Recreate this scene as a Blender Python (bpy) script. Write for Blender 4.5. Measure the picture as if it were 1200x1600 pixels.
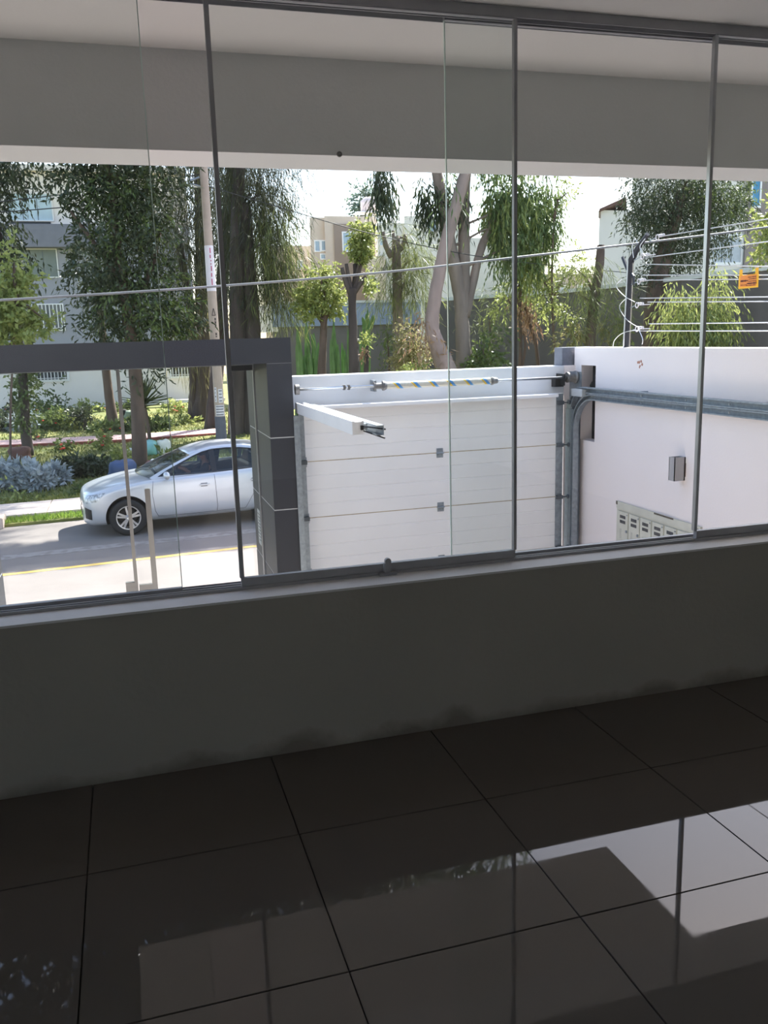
import bpy, bmesh, math, random
import numpy as np
from mathutils import Vector, Matrix

for o in list(bpy.data.objects):
    bpy.data.objects.remove(o)
scn = bpy.context.scene
COL = scn.collection
random.seed(7)
R = math.radians

# ------------------------------------------------------------------ camera
EYE = 1.442
FPX = 1350.0
YAW, PITCH, ROLL = 0.284667524, 0.198781360, -0.0291876696
_f = Vector((math.sin(YAW) * math.cos(PITCH), math.cos(YAW) * math.cos(PITCH), -math.sin(PITCH)))
_r = Vector((math.cos(YAW), -math.sin(YAW), 0))
_u = _r.cross(_f)
CR = math.cos(ROLL) * _r + math.sin(ROLL) * _u
CU = -math.sin(ROLL) * _r + math.cos(ROLL) * _u
CF = _f
CAM = Vector((0, 0, EYE))
cd = bpy.data.cameras.new('camera')
cam = bpy.data.objects.new('camera', cd)
COL.objects.link(cam)
cam.matrix_world = Matrix(((CR.x, CU.x, -CF.x, 0), (CR.y, CU.y, -CF.y, 0), (CR.z, CU.z, -CF.z, EYE), (0, 0, 0, 1)))
cd.sensor_fit = 'VERTICAL'
cd.sensor_height = 36.0
cd.lens = 36.0 * FPX / 1600.0
cd.clip_start = 0.05
cd.clip_end = 400
scn.camera = cam

# ------------------------------------------------------------------ light
SUN_DIR = Vector((0.47, 0.45, 0.76)).normalized()      # towards the sun
w = bpy.data.worlds.new('sky')
scn.world = w
w.use_nodes = True
nt = w.node_tree
nt.nodes.clear()
sky = nt.nodes.new('ShaderNodeTexSky')
sky.sky_type = 'NISHITA'
sky.sun_disc = False
sky.sun_elevation = math.asin(SUN_DIR.z)
sky.sun_rotation = math.atan2(SUN_DIR.x, SUN_DIR.y)
sky.altitude = 200
sky.air_density = 1.0
sky.dust_density = 1.3
sky.ozone_density = 1.2
bg = nt.nodes.new('ShaderNodeBackground')
bg.inputs['Strength'].default_value = 0.23
wo = nt.nodes.new('ShaderNodeOutputWorld')
wb = nt.nodes.new('ShaderNodeMix'); wb.data_type = 'RGBA'; wb.blend_type = 'MULTIPLY'; wb.inputs[0].default_value = 1.0
wb.inputs[7].default_value = (1.08, 0.98, 0.91, 1.0)      # white balance of the photograph
nt.links.new(sky.outputs[0], wb.inputs[6]); nt.links.new(wb.outputs[2], bg.inputs['Color'])
nt.links.new(bg.outputs[0], wo.inputs['Surface'])
sd = bpy.data.lights.new('sun', 'SUN')
sd.energy = 7.2
sd.angle = R(0.55)
sd.color = (1.0, 0.965, 0.92)
so = bpy.data.objects.new('sun', sd)
COL.objects.link(so)
so.rotation_euler = SUN_DIR.to_track_quat('Z', 'Y').to_euler()
so.location = SUN_DIR * 60
scn.view_settings.view_transform = 'Standard'
scn.view_settings.look = 'None'
scn.view_settings.gamma = 1.0
scn.view_settings.use_curve_mapping = False
scn.view_settings.exposure = 1.42
scn.cycles.transparent_max_bounces = 32
scn.cycles.diffuse_bounces = 8
scn.cycles.max_bounces = 16

# ------------------------------------------------------------------ measuring helpers
def ray(x, y):
    return CF + CR * ((x - 600) / FPX) + CU * ((800 - y) / FPX)
def aty(x, y, Y):
    d = ray(x, y); return CAM + d * (Y / d.y)
def atx(x, y, X):
    d = ray(x, y); return CAM + d * (X / d.x)
def atz(x, y, Z):
    d = ray(x, y); return CAM + d * ((Z - EYE) / d.z)
STREET = -1.70
LS = 0.42 / 25.4
def lawn_z(Y):
    return -1.62 + (Y - 18.6) * LS
def atg(x, y):
    d = ray(x, y)
    return CAM + d * ((-1.62 - 18.6 * LS - EYE) / (d.z - LS * d.y))
def pxm(Y):                      # metres per pixel about the picture's middle at depth Y
    return Y / FPX * 1.04

# ------------------------------------------------------------------ materials
def lin(c):
    out = []
    for v in c[:3]:
        v /= 255.0
        out.append(v / 12.92 if v <= 0.04045 else ((v + 0.055) / 1.055) ** 2.4)
    return (*out, 1.0)
MATS = {}
def mat(name, col, rough=0.6, metal=0.0, var=0.12, scale=6.0, bump=0.0, bscale=60.0, spec=0.5, col2=None, detail=4.0, coat=0.0, stretch=None):
    if name in MATS:
        return MATS[name]
    m = bpy.data.materials.new(name)
    m.use_nodes = True
    n = m.node_tree.nodes; l = m.node_tree.links
    b = n['Principled BSDF']
    b.inputs['Roughness'].default_value = rough
    b.inputs['Metallic'].default_value = metal
    b.inputs['Specular IOR Level'].default_value = spec
    b.inputs['Coat Weight'].default_value = coat
    tc = n.new('ShaderNodeTexCoord')
    mp = n.new('ShaderNodeMapping')
    if stretch:
        mp.inputs['Scale'].default_value = stretch
    l.new(tc.outputs['Object'], mp.inputs['Vector'])
    nz = n.new('ShaderNodeTexNoise')
    nz.inputs['Scale'].default_value = scale
    nz.inputs['Detail'].default_value = detail
    l.new(mp.outputs[0], nz.inputs['Vector'])
    cr = n.new('ShaderNodeValToRGB')
    a = lin(col)
    if col2 is None:
        c0 = [min(1, v * (1 - var)) for v in a[:3]]; c1 = [min(1, v * (1 + var)) for v in a[:3]]
    else:
        c0 = a[:3]; c1 = lin(col2)[:3]
    cr.color_ramp.elements[0].position = 0.32
    cr.color_ramp.elements[1].position = 0.68
    cr.color_ramp.elements[0].color = (*c0, 1)
    cr.color_ramp.elements[1].color = (*c1, 1)
    l.new(nz.outputs['Fac'], cr.inputs[0])
    l.new(cr.outputs[0], b.inputs['Base Color'])
    if bump:
        n2 = n.new('ShaderNodeTexNoise')
        n2.inputs['Scale'].default_value = bscale
        n2.inputs['Detail'].default_value = 3
        l.new(mp.outputs[0], n2.inputs['Vector'])
        bp = n.new('ShaderNodeBump')
        bp.inputs['Strength'].default_value = bump
        bp.inputs['Distance'].default_value = 0.02
        l.new(n2.outputs['Fac'], bp.inputs['Height'])
        l.new(bp.outputs[0], b.inputs['Normal'])
    MATS[name] = m
    return m

def leafmat(name, c0, c1, trans=0.45, scale=1.3):
    if name in MATS:
        return MATS[name]
    m = bpy.data.materials.new(name)
    m.use_nodes = True
    n = m.node_tree.nodes; l = m.node_tree.links
    n.clear()
    out = n.new('ShaderNodeOutputMaterial')
    tc = n.new('ShaderNodeTexCoord')
    nz = n.new('ShaderNodeTexNoise'); nz.inputs['Scale'].default_value = scale * 4; nz.inputs['Detail'].default_value = 5
    nz.inputs['Roughness'].default_value = 0.7
    l.new(tc.outputs['Object'], nz.inputs['Vector'])
    cr = n.new('ShaderNodeValToRGB')
    cr.color_ramp.elements[0].position = 0.35; cr.color_ramp.elements[1].position = 0.65
    cr.color_ramp.elements[0].color = lin(c0); cr.color_ramp.elements[1].color = lin(c1)
    l.new(nz.outputs['Fac'], cr.inputs[0])
    d = n.new('ShaderNodeBsdfPrincipled'); d.inputs['Roughness'].default_value = 0.45
    d.inputs['Specular IOR Level'].default_value = 0.4
    t = n.new('ShaderNodeBsdfTranslucent')
    mx = n.new('ShaderNodeMixShader'); mx.inputs[0].default_value = trans
    l.new(cr.outputs[0], d.inputs['Base Color'])
    g = n.new('ShaderNodeHueSaturation'); g.inputs['Value'].default_value = 1.25; g.inputs['Saturation'].default_value = 0.95
    g.inputs['Hue'].default_value = 0.485
    l.new(cr.outputs[0], g.inputs['Color']); l.new(g.outputs[0], t.inputs['Color'])
    l.new(d.outputs[0], mx.inputs[1]); l.new(t.outputs[0], mx.inputs[2])
    l.new(mx.outputs[0], out.inputs['Surface'])
    MATS[name] = m
    return m

def glassmat(name, tint, refl=1.0, rough=0.0):
    if name in MATS:
        return MATS[name]
    m = bpy.data.materials.new(name)
    m.use_nodes = True
    n = m.node_tree.nodes; l = m.node_tree.links
    n.clear()
    out = n.new('ShaderNodeOutputMaterial')
    tr = n.new('ShaderNodeBsdfTransparent'); tr.inputs['Color'].default_value = (*tint, 1)
    gl = n.new('ShaderNodeBsdfGlossy'); gl.inputs['Roughness'].default_value = rough
    lw = n.new('ShaderNodeLayerWeight'); lw.inputs['Blend'].default_value = 0.5
    fr = n.new('ShaderNodeMath'); fr.operation = 'POWER'; fr.inputs[1].default_value = 5.0
    l.new(lw.outputs['Facing'], fr.inputs[0])
    ml = n.new('ShaderNodeMath'); ml.operation = 'MULTIPLY_ADD'; ml.inputs[1].default_value = 0.5 * refl; ml.inputs[2].default_value = 0.035 * refl
    mx = n.new('ShaderNodeMixShader')
    l.new(fr.outputs[0], ml.inputs[0]); l.new(ml.outputs[0], mx.inputs[0])
    l.new(tr.outputs[0], mx.inputs[1]); l.new(gl.outputs[0], mx.inputs[2])
    l.new(mx.outputs[0], out.inputs['Surface'])
    MATS[name] = m
    return m

# ------------------------------------------------------------------ mesh helpers
class MB:
    def __init__(s):
        s.v = []; s.f = []; s.mi = []
    def add(s, vs, fs, mi=0):
        k = len(s.v)
        s.v += [tuple(p) for p in vs]
        s.f += [tuple(i + k for i in f) for f in fs]
        s.mi += [mi] * len(fs)
        return s
    def box(s, x0, x1, y0, y1, z0, z1, mi=0, b=0.0):
        if b <= 0:
            vs = [(x0, y0, z0), (x1, y0, z0), (x1, y1, z0), (x0, y1, z0), (x0, y0, z1), (x1, y0, z1), (x1, y1, z1), (x0, y1, z1)]
            fs = [(3, 2, 1, 0), (4, 5, 6, 7), (0, 1, 5, 4), (1, 2, 6, 5), (2, 3, 7, 6), (3, 0, 4, 7)]
            return s.add(vs, fs, mi)
        bm = bmesh.new()
        bmesh.ops.create_cube(bm, size=1)
        for v in bm.verts:
            v.co = Vector(((x0 + x1) / 2 + v.co.x * (x1 - x0), (y0 + y1) / 2 + v.co.y * (y1 - y0), (z0 + z1) / 2 + v.co.z * (z1 - z0)))
        bmesh.ops.bevel(bm, geom=list(bm.edges), offset=b, segments=2, affect='EDGES')
        bm.verts.index_update()
        s.add([v.co.copy() for v in bm.verts], [[v.index for v in f.verts] for f in bm.faces], mi)
        bm.free()
        return s
    def obox(s, c, ax, ay, az, mi=0):           # centre and three half-axis vectors
        c = Vector(c); ax = Vector(ax); ay = Vector(ay); az = Vector(az)
        vs = []
        for k in (-1, 1):
            for (i, j) in ((-1, -1), (1, -1), (1, 1), (-1, 1)):
                vs.append(c + ax * i + ay * j + az * k)
        fs = [(3, 2, 1, 0), (4, 5, 6, 7), (0, 1, 5, 4), (1, 2, 6, 5), (2, 3, 7, 6), (3, 0, 4, 7)]
        return s.add(vs, fs, mi)
    def tube(s, pts, rad, seg=8, cap=True, mi=0, jitter=0.0):
        pts = [Vector(p) for p in pts]
        n = len(pts)
        if not hasattr(rad, '__len__'):
            rad = [rad] * n
        vs = []; prev = None
        for i, p in enumerate(pts):
            d = (pts[min(i + 1, n - 1)] - pts[max(i - 1, 0)]).normalized()
            if prev is None:
                a = d.cross(Vector((0, 0, 1)))
                if a.length < 0.1:
                    a = d.cross(Vector((1, 0, 0)))
            else:
                a = prev - d * prev.dot(d)
            a.normalize(); prev = a
            b = d.cross(a)
            for k in range(seg):
                t = 2 * math.pi * k / seg
                rr = rad[i] * (1 + (random.uniform(-jitter, jitter) if jitter else 0))
                vs.append(p + (a * math.cos(t) + b * math.sin(t)) * rr)
        fs = []
        for i in range(n - 1):
            for k in range(seg):
                k2 = (k + 1) % seg
                fs.append((i * seg + k, i * seg + k2, (i + 1) * seg + k2, (i + 1) * seg + k))
        if cap:
            fs.append(tuple(range(seg))[::-1]); fs.append(tuple((n - 1) * seg + k for k in range(seg)))
        return s.add(vs, fs, mi)
    def lathe(s, prof, c, axis='z', seg=24, mi=0):     # prof: (radius, along)
        c = Vector(c); vs = []
        for (r, h) in prof:
            for k in range(seg):
                t = 2 * math.pi * k / seg; a, b = r * math.cos(t), r * math.sin(t)
                vs.append(c + Vector({'z': (a, b, h), 'x': (h, a, b), 'y': (b, h, a)}[axis]))
        fs = []
        for i in range(len(prof) - 1):
            for k in range(seg):
                k2 = (k + 1) % seg
                fs.append((i * seg + k, i * seg + k2, (i + 1) * seg + k2, (i + 1) * seg + k))
        return s.add(vs, fs, mi)
    def prism(s, poly, d, mi=0):                # poly: 3D points in order, d: extrusion vector
        n = len(poly); d = Vector(d)
        vs = [Vector(p) for p in poly] + [Vector(p) + d for p in poly]
        fs = [tuple(range(n))[::-1], tuple(range(n, 2 * n))] + [(i, (i + 1) % n, n + (i + 1) % n, n + i) for i in range(n)]
        return s.add(vs, fs, mi)
    def build(s, name, m, parent=None, smooth=False, local=False):
        me = bpy.data.meshes.new(name)
        me.from_pydata(s.v, [], s.f)
        for q in (m if isinstance(m, (list, tuple)) else [m]):
            me.materials.append(q)
        if any(s.mi):
            me.polygons.foreach_set('material_index', s.mi)
        bm = bmesh.new(); bm.from_mesh(me)
        bmesh.ops.recalc_face_normals(bm, faces=bm.faces)
        bm.to_mesh(me); bm.free()
        if smooth:
            me.polygons.foreach_set('use_smooth', [True] * len(me.polygons))
        me.update()
        o = bpy.data.objects.new(name, me)
        COL.objects.link(o)
        if parent:
            o.parent = parent
            if not local:
                off = Vector(); q = parent
                while q:
                    off += q.location; q = q.parent
                o.location = -off
        return o

def smooth_angle(o, deg=35):
    me = o.data
    me.polygons.foreach_set('use_smooth', [True] * len(me.polygons))
    bm = bmesh.new(); bm.from_mesh(me)
    for e in bm.edges:
        if len(e.link_faces) == 2 and e.calc_face_angle(0) > R(deg):
            e.smooth = False
    bm.to_mesh(me); bm.free()
    return o
def tag(o, label=None, cat=None, group=None, kind=None):
    if label: o['label'] = label
    if cat: o['category'] = cat
    if group: o['group'] = group
    if kind: o['kind'] = kind
    return o
def thing(name, loc, label=None, cat=None, group=None, kind=None, rz=0.0):
    o = bpy.data.objects.new(name, None)
    o.empty_display_size = 0.2
    COL.objects.link(o)
    o.location = loc; o.rotation_euler = (0, 0, rz)
    return tag(o, label, cat, group, kind)
def B(name, m, dims, parent=None, b=0.0, **k):
    return MB().box(*dims, b=b).build(name, m, parent, **k)
def copy_tree(o, parent=None):
    c = o.copy(); COL.objects.link(c); c.parent = parent
    for ch in o.children:
        copy_tree(ch, c)
    return c

# ------------------------------------------------------------------ common materials
m_ceil = mat('ceiling_paint', (200, 197, 196), 0.85, var=0.02, scale=1.5, bump=0.05, bscale=90)
m_beam = mat('beam_paint', (208, 207, 207), 0.85, var=0.025, scale=1.2, bump=0.06, bscale=80)
m_wallin = mat('parapet_paint', (222, 219, 214), 0.8, var=0.03, scale=2.0, bump=0.08, bscale=50)
m_white = mat('white_wall_paint', (242, 232, 230), 0.85, var=0.02, scale=1.3, bump=0.06, bscale=60)
m_track = mat('dark_aluminium', (150, 150, 154), 0.5, metal=0.25, var=0.05, scale=14)
m_alu = mat('brushed_aluminium', (176, 178, 182), 0.35, metal=0.8, var=0.05, scale=20)
m_galv = mat('galvanised_steel', (150, 158, 164), 0.45, metal=0.6, var=0.16, scale=30)
m_black = mat('black_plastic', (24, 24, 26), 0.5, var=0.1)
m_glass = glassmat('window_glass', (0.955, 0.972, 0.965), 0.8)
m_edge = mat('glass_edge', (206, 224, 218), 0.2, var=0.05)
m_granite = mat('granite', (48, 50, 57), 0.5, var=0.35, scale=140, detail=2, bump=0.03, bscale=200)
m_joint = mat('white_joint', (205, 205, 205), 0.8, var=0.03)
# ================================================================== the room
XL, XR, YB, YW = -3.213, 3.987, -3.079, 2.845
ZC = 2.54
fl = tag(B('floor', mat('grout', (52, 48, 44), 0.9), (XL, XR, YB, YW, -0.2, -0.012)), kind='structure')
def floor_tile_mat():
    m = mat('porcelain_tile', (80, 75, 70), 0.04, var=0.05, scale=1.6, spec=0.33, detail=6)
    n = m.node_tree.nodes; l = m.node_tree.links
    b = n['Principled BSDF']
    nz = n.new('ShaderNodeTexNoise'); nz.inputs['Scale'].default_value = 7; nz.inputs['Detail'].default_value = 6
    tc = n.new('ShaderNodeTexCoord'); l.new(tc.outputs['Object'], nz.inputs['Vector'])
    mr = n.new('ShaderNodeMapRange'); mr.inputs[1].default_value = 0.35; mr.inputs[2].default_value = 0.75
    mr.inputs[3].default_value = 0.005; mr.inputs[4].default_value = 0.05
    l.new(nz.outputs['Fac'], mr.inputs[0]); l.new(mr.outputs[0], b.inputs['Roughness'])
    return m
m_tile = floor_tile_mat()
def tile_mesh(sx, sy):
    o = MB().box(0, sx, 0, sy, -0.010, 0, b=0.0012).build('tile', m_tile, fl)
    return o
TX = [0.387 + 0.6 * k for k in range(-6, 6)]
TY = [1.721 + 0.6 * k for k in range(-8, 2)]
t_full = tile_mesh(0.597, 0.597)
t_cut = tile_mesh(0.597, YW - TY[-1] - 0.003)
first = {id(t_full): True, id(t_cut): True}
for yy in TY:
    for xx in TX:
        src = t_cut if yy > 2.2 else t_full
        if first[id(src)]:
            o = src; first[id(src)] = False
        else:
            o = src.copy(); COL.objects.link(o)
        o.location = (xx + 0.0015, yy + 0.0015, -0.0005)

# parapet under the window, its foot stained
def stained_mat():
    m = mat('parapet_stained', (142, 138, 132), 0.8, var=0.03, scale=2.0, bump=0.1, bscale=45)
    n = m.node_tree.nodes; l = m.node_tree.links
    b = n['Principled BSDF']; cr = [q for q in n if q.type == 'VALTORGB'][0]
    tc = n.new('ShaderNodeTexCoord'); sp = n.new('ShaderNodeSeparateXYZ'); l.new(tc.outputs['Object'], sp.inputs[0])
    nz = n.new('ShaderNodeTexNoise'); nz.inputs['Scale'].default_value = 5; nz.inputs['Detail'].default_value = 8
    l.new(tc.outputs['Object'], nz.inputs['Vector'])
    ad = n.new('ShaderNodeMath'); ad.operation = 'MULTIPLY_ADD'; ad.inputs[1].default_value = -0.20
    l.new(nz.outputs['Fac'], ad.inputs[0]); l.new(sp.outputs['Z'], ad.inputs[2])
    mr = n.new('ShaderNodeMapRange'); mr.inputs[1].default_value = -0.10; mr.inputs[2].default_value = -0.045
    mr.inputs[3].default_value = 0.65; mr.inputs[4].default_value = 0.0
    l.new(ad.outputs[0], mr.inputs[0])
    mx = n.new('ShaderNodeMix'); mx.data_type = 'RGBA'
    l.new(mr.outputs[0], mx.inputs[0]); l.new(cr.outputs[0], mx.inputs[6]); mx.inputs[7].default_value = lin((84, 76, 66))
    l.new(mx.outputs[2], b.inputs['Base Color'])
    return m
tag(B('wall_front', stained_mat(), (XL, XR, YW, 3.052, STREET, 0.577)), kind='structure')
tag(B('window_sill', mat('sill_paint', (190, 189, 190), 0.7, var=0.05, scale=4), (XL, XR, YW - 0.003, 3.054, 0.577, 0.585)), kind='structure')
wlm = MB().box(XL - 0.25, XL, YB, -2.7, STREET, ZC).box(XL - 0.25, XL, -0.25, 3.94, STREET, ZC).box(XL - 0.25, XL, -2.7, -0.25, 2.12, ZC).box(XL - 0.25, XL, -2.7, -0.25, STREET, -0.02)
tag(wlm.build('wall_left', m_wallin), kind='structure')
# added glazed opening and patio, unseen, letting extra daylight into the room
do = thing('added_door_1', (XL - 0.12, -1.47, 0), 'unseen sliding door added in the left wall for extra daylight', 'door', kind='structure')
for k in range(2):
    ya = -2.7 + k * 1.225
    MB().box(XL - 0.15, XL - 0.10, ya, ya + 0.05, -0.02, 2.12).build('stile', m_alu, do)
MB().box(XL - 0.15, XL - 0.10, -0.30, -0.25, -0.02, 2.12).build('stile', m_alu, do)
MB().box(XL - 0.129, XL - 0.121, -2.65, -0.30, 0.0, 2.10).build('pane', m_glass, do)
m_added_patio = mat('added_patio_paving', (206, 202, 196), 0.85, var=0.06, scale=3)
tag(B('added_patio', m_added_patio, (XL - 5.4, XL - 0.25, -6, 3.94, -0.3, -0.03)), kind='structure')  # added sunlit ground that bounces light into the room
tag(B('added_patio_wall', mat('added_wall_paint', (236, 233, 228), 0.85, var=0.03), (XL - 5.6, XL - 5.4, -6, 3.94, -0.3, 2.6)), kind='structure')  # added pale wall that throws sunlight back through the opening
tag(B('wall_right', m_wallin, (XR, XR + 0.235, YB, 3.94, STREET, ZC)), kind='structure')
tag(B('wall_back', m_wallin, (XL - 0.25, XR + 0.235, YB - 0.2, YB, -0.2, ZC)), kind='structure')
tag(B('ceiling', m_ceil, (XL - 0.25, XR + 0.235, YB - 0.2, 3.94, ZC, ZC + 0.2)), kind='structure')
bmx = B('facade_beam', m_beam, (XL, XR, 3.632, 3.94, 2.176, ZC))
tag(bmx, kind='structure')
# small pale crack filler along the joint of soffit and beam
cs = MB().box(-1, 4.22, 3.94, 4.41, 2.72, 2.95)
cs.box(-0.23, 3.49, 4.41, 5.68, 2.72, 2.95)
cs.box(XL - 0.25, 4.22, 3.5, 3.94, 2.74, 5.6)
tag(cs.build('upper_floor_overhang', mat('overhang_paint', (190, 186, 182), 0.85, var=0.03)), kind='structure')

# ------------------------------------------------------------------ sliding glass
def glass_pane(name, x0, x1, y, th, z0, z1, parent):
    m = MB()
    m.add([(x0, y, z0), (x1, y, z0), (x1, y, z1), (x0, y, z1), (x0, y + th, z0), (x1, y + th, z0), (x1, y + th, z1), (x0, y + th, z1)],
          [(0, 1, 2, 3), (7, 6, 5, 4)], 0)
    m.add([(x0, y, z0), (x1, y, z0), (x1, y, z1), (x0, y, z1), (x0, y + th, z0), (x1, y + th, z0), (x1, y + th, z1), (x0, y + th, z1)],
          [(0, 3, 7, 4), (1, 5, 6, 2)], 1)
    for xe in (x0, x1 - 0.003):                 # ground and polished rim
        m.add([(xe, y - 0.0004, z0), (xe + 0.003, y - 0.0004, z0), (xe + 0.003, y - 0.0004, z1), (xe, y - 0.0004, z1)], [(0, 1, 2, 3)], 1)
    return m.build(name, [m_glass, m_edge], parent)
tt = MB().box(XL, XR, 2.966, 3.066, 2.532, ZC)
for yy in (2.966, 3.012, 3.062):
    tt.box(XL, XR, yy, yy + 0.004, 2.506, 2.532)
tag(tt.build('trim_1', m_track), kind='structure')
bt = MB().box(XL, XR, 2.958, 3.054, 0.585, 0.588)
for yy in (2.958, 2.992, 3.020, 3.050):
    bt.box(XL, XR, yy, yy + 0.004, 0.588, 0.596 if yy < 2.97 else 0.592)
tag(bt.build('trim_2', m_track), kind='structure')
def sash(n, x0, x1, y, rail, prof, label):
    t = thing('window_%d' % n, (x0, y, 0.59), label, 'window', kind='structure')
    th = 0.008
    glass_pane('pane', x0, x1, y, th, 0.588 + rail * 0.8, 2.512, t)
    MB().box(x0, x1, y - 0.008, y + th + 0.008, 0.589, 0.589 + rail, b=0.0015).build('bottom_rail', m_track, t)
    MB().box(x0, x1, y - 0.006, y + th + 0.006, 2.502, 2.520).build('top_rail', m_track, t)
    for (px, wd, mm) in prof:
        MB().box(px - wd / 2, px + wd / 2, y - 0.007, y + th + 0.007, 0.589 + rail, 2.502, b=0.0015).build('edge_profile', mm, t)
    return t
w1 = sash(1, 0.338, 1.392, 2.974, 0.036, [(0.341, 0.015, m_track), (1.392, 0.012, m_track)], 'sliding glass panel with a deep dark bottom rail and latch')
w2 = sash(2, 2.208, XR - 0.01, 2.974, 0.036, [(2.204, 0.014, m_alu)], 'sliding glass panel in front of the electric meter cabinet')
w3 = sash(3, XL + 0.01, 0.137, 3.030, 0.009, [], 'glass panel slid aside in front of the street gate')
w4 = sash(4, 1.152, 2.252, 3.030, 0.009, [], 'glass panel overlapping the latched panel before the garage door')
lt = MB().box(0.835, 0.905, 2.938, 2.964, 0.585, 0.596, b=0.003)
lt.box(0.857, 0.883, 2.942, 2.962, 0.596, 0.634, b=0.003)
lt.lathe([(0.0, -0.014), (0.012, -0.014), (0.012, 0), (0.0, 0)], (0.870, 2.950, 0.640), 'y', 12)
lt.build('latch', m_track, w1)

# ================================================================== the front yard
tag(B('driveway', mat('concrete_paving', (214, 207, 203), 0.85, var=0.06, scale=3, bump=0.1), (0.9, 4.22, 3.052, 8.4, STREET - 0.2, STREET)), kind='structure')
tag(B('dim_bounce_ground', mat('dim_bounce_paving', (142, 137, 134), 0.8, var=0.1, scale=4, bump=0.1), (XL - 0.2, 0.9, 3.052, 8.4, STREET - 0.2, STREET)), kind='structure')  # unseen ground, split off and darkened to cut bounce onto the soffit
# boundary wall on the right with a raw recess for the door spring
XW = 4.22
WT = 1.297
ra = atx(908, 600, XW).y; rb = atx(930.5, 600, XW).y
rz1 = atx(920, 571, XW).z; rz0 = atx(920, 689, XW).z
bw = MB()
bw.box(XW, XW + 0.14, 3.94, rb, STREET, WT)
bw.box(XW, XW + 0.14, rb, ra, STREET, rz0)
bw.box(XW, XW + 0.14, rb, ra, rz1, WT)
bw.box(XW, XW + 0.14, ra, 7.66, STREET, WT)
bw.box(XW + 0.14, XW + 0.24, 3.94, 7.66, STREET, WT)
wside = tag(bw.build('wall_driveway', m_white), kind='structure')
m_raw = mat('raw_concrete', (26, 26, 30), 0.9, var=0.6, scale=9, bump=0.6, bscale=25, col2=(76, 74, 75))
MB().box(XW + 0.125, XW + 0.139, rb, ra, rz0, rz1).build('recess_lining', m_raw, wside)
# lumps of mortar in the recess
lm = MB()
random.seed(3)
for k in range(7):
    c = Vector((XW + 0.115, random.uniform(rb + 0.05, ra - 0.03), random.uniform(rz1 - 0.32, rz1 - 0.06)))
    r = random.uniform(0.03, 0.06)
    lm.lathe([(0.001, -r), (r * 0.8, -r * 0.6), (r, 0), (r * 0.7, r * 0.7), (0.001, r)], c, 'z', 7)
lm.build('mortar', m_raw, wside)
# chipped paint spots on the wall
tag(B('wall_boundary_left', mat('left_wall_grey', (128, 124, 122), 0.9, var=0.05), (XL - 0.25, XL, 3.94, 8.2, STREET, 1.3)), kind='structure')

# garage lintel and end pier
YG = 7.56
lint = MB().box(1.40, 4.10, 7.64, 7.90, 0.84, 1.128, b=0.006)
tag(lint.build('garage_lintel', mat('lintel_paint', (214, 216, 220), 0.55, var=0.04, scale=3)), kind='structure')
tag(MB().box(4.105, 4.46, 7.69, 7.86, STREET, 1.30, b=0.004).build('garage_pier', mat('pier_stone', (104, 107, 118), 0.6, var=0.12, scale=60)), kind='structure')
tag(B('garage_jamb', m_white, (4.10, 4.22, 7.64, 7.69, STREET, 1.128)), kind='structure')

# ------------------------------------------------------------------ sectional garage door
DX0, DX1 = 1.452, 4.045
gd = thing('garage_door', ((DX0 + DX1) / 2, YG, STREET + 0.02), 'white ribbed sectional garage door with steel hinges beside the granite portal', 'garage door')
m_door = mat('door_panel_white', (236, 235, 235), 0.5, var=0.02, scale=3, bump=0.12, bscale=240)
m_seam = mat('rusty_seam', (176, 164, 140), 0.8, var=0.3, scale=25)
SZ = [0.872, 0.372, -0.142, -0.656, -1.168, -1.675]
def section(z1, z0):
    prof = []
    h = z1 - z0
    prof.append((YG + 0.004, z1)); prof.append((YG, z1 - 0.004))
    for k in range(1, 4):
        zc = z1 - h * k / 4
        prof += [(YG, zc + 0.006), (YG + 0.005, zc), (YG, zc - 0.006)]
    prof += [(YG, z0 + 0.008), (YG + 0.004, z0 + 0.003)]
    prof += [(YG + 0.04, z0 + 0.003), (YG + 0.04, z1)]
    return MB().prism([(DX0, y, z) for (y, z) in prof], (DX1 - DX0, 0, 0))
for k in range(5):
    pn = section(SZ[k], SZ[k + 1]).build('door_section', m_door, gd)
    for (xa, xb) in ((DX0 - 0.004, DX0 + 0.045), (DX1 - 0.072, DX1 + 0.004)):
        MB().box(xa, xb, YG - 0.004, YG + 0.03, SZ[k + 1] + 0.012, SZ[k] - 0.006, b=0.001).build('end_stile', m_galv, pn)
    if k:
        MB().box(DX0 + 0.03, DX1 - 0.06, YG + 0.001, YG + 0.006, SZ[k] - 0.006, SZ[k] + 0.005).build('seam_strip', m_seam, gd)
MB().box(DX0 + 0.05, DX1 - 0.10, YG - 0.105, YG, SZ[0] - 0.030, SZ[0], b=0.002).build('top_strut', mat('strut_white', (230, 230, 232), 0.5, var=0.03), gd)
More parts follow.
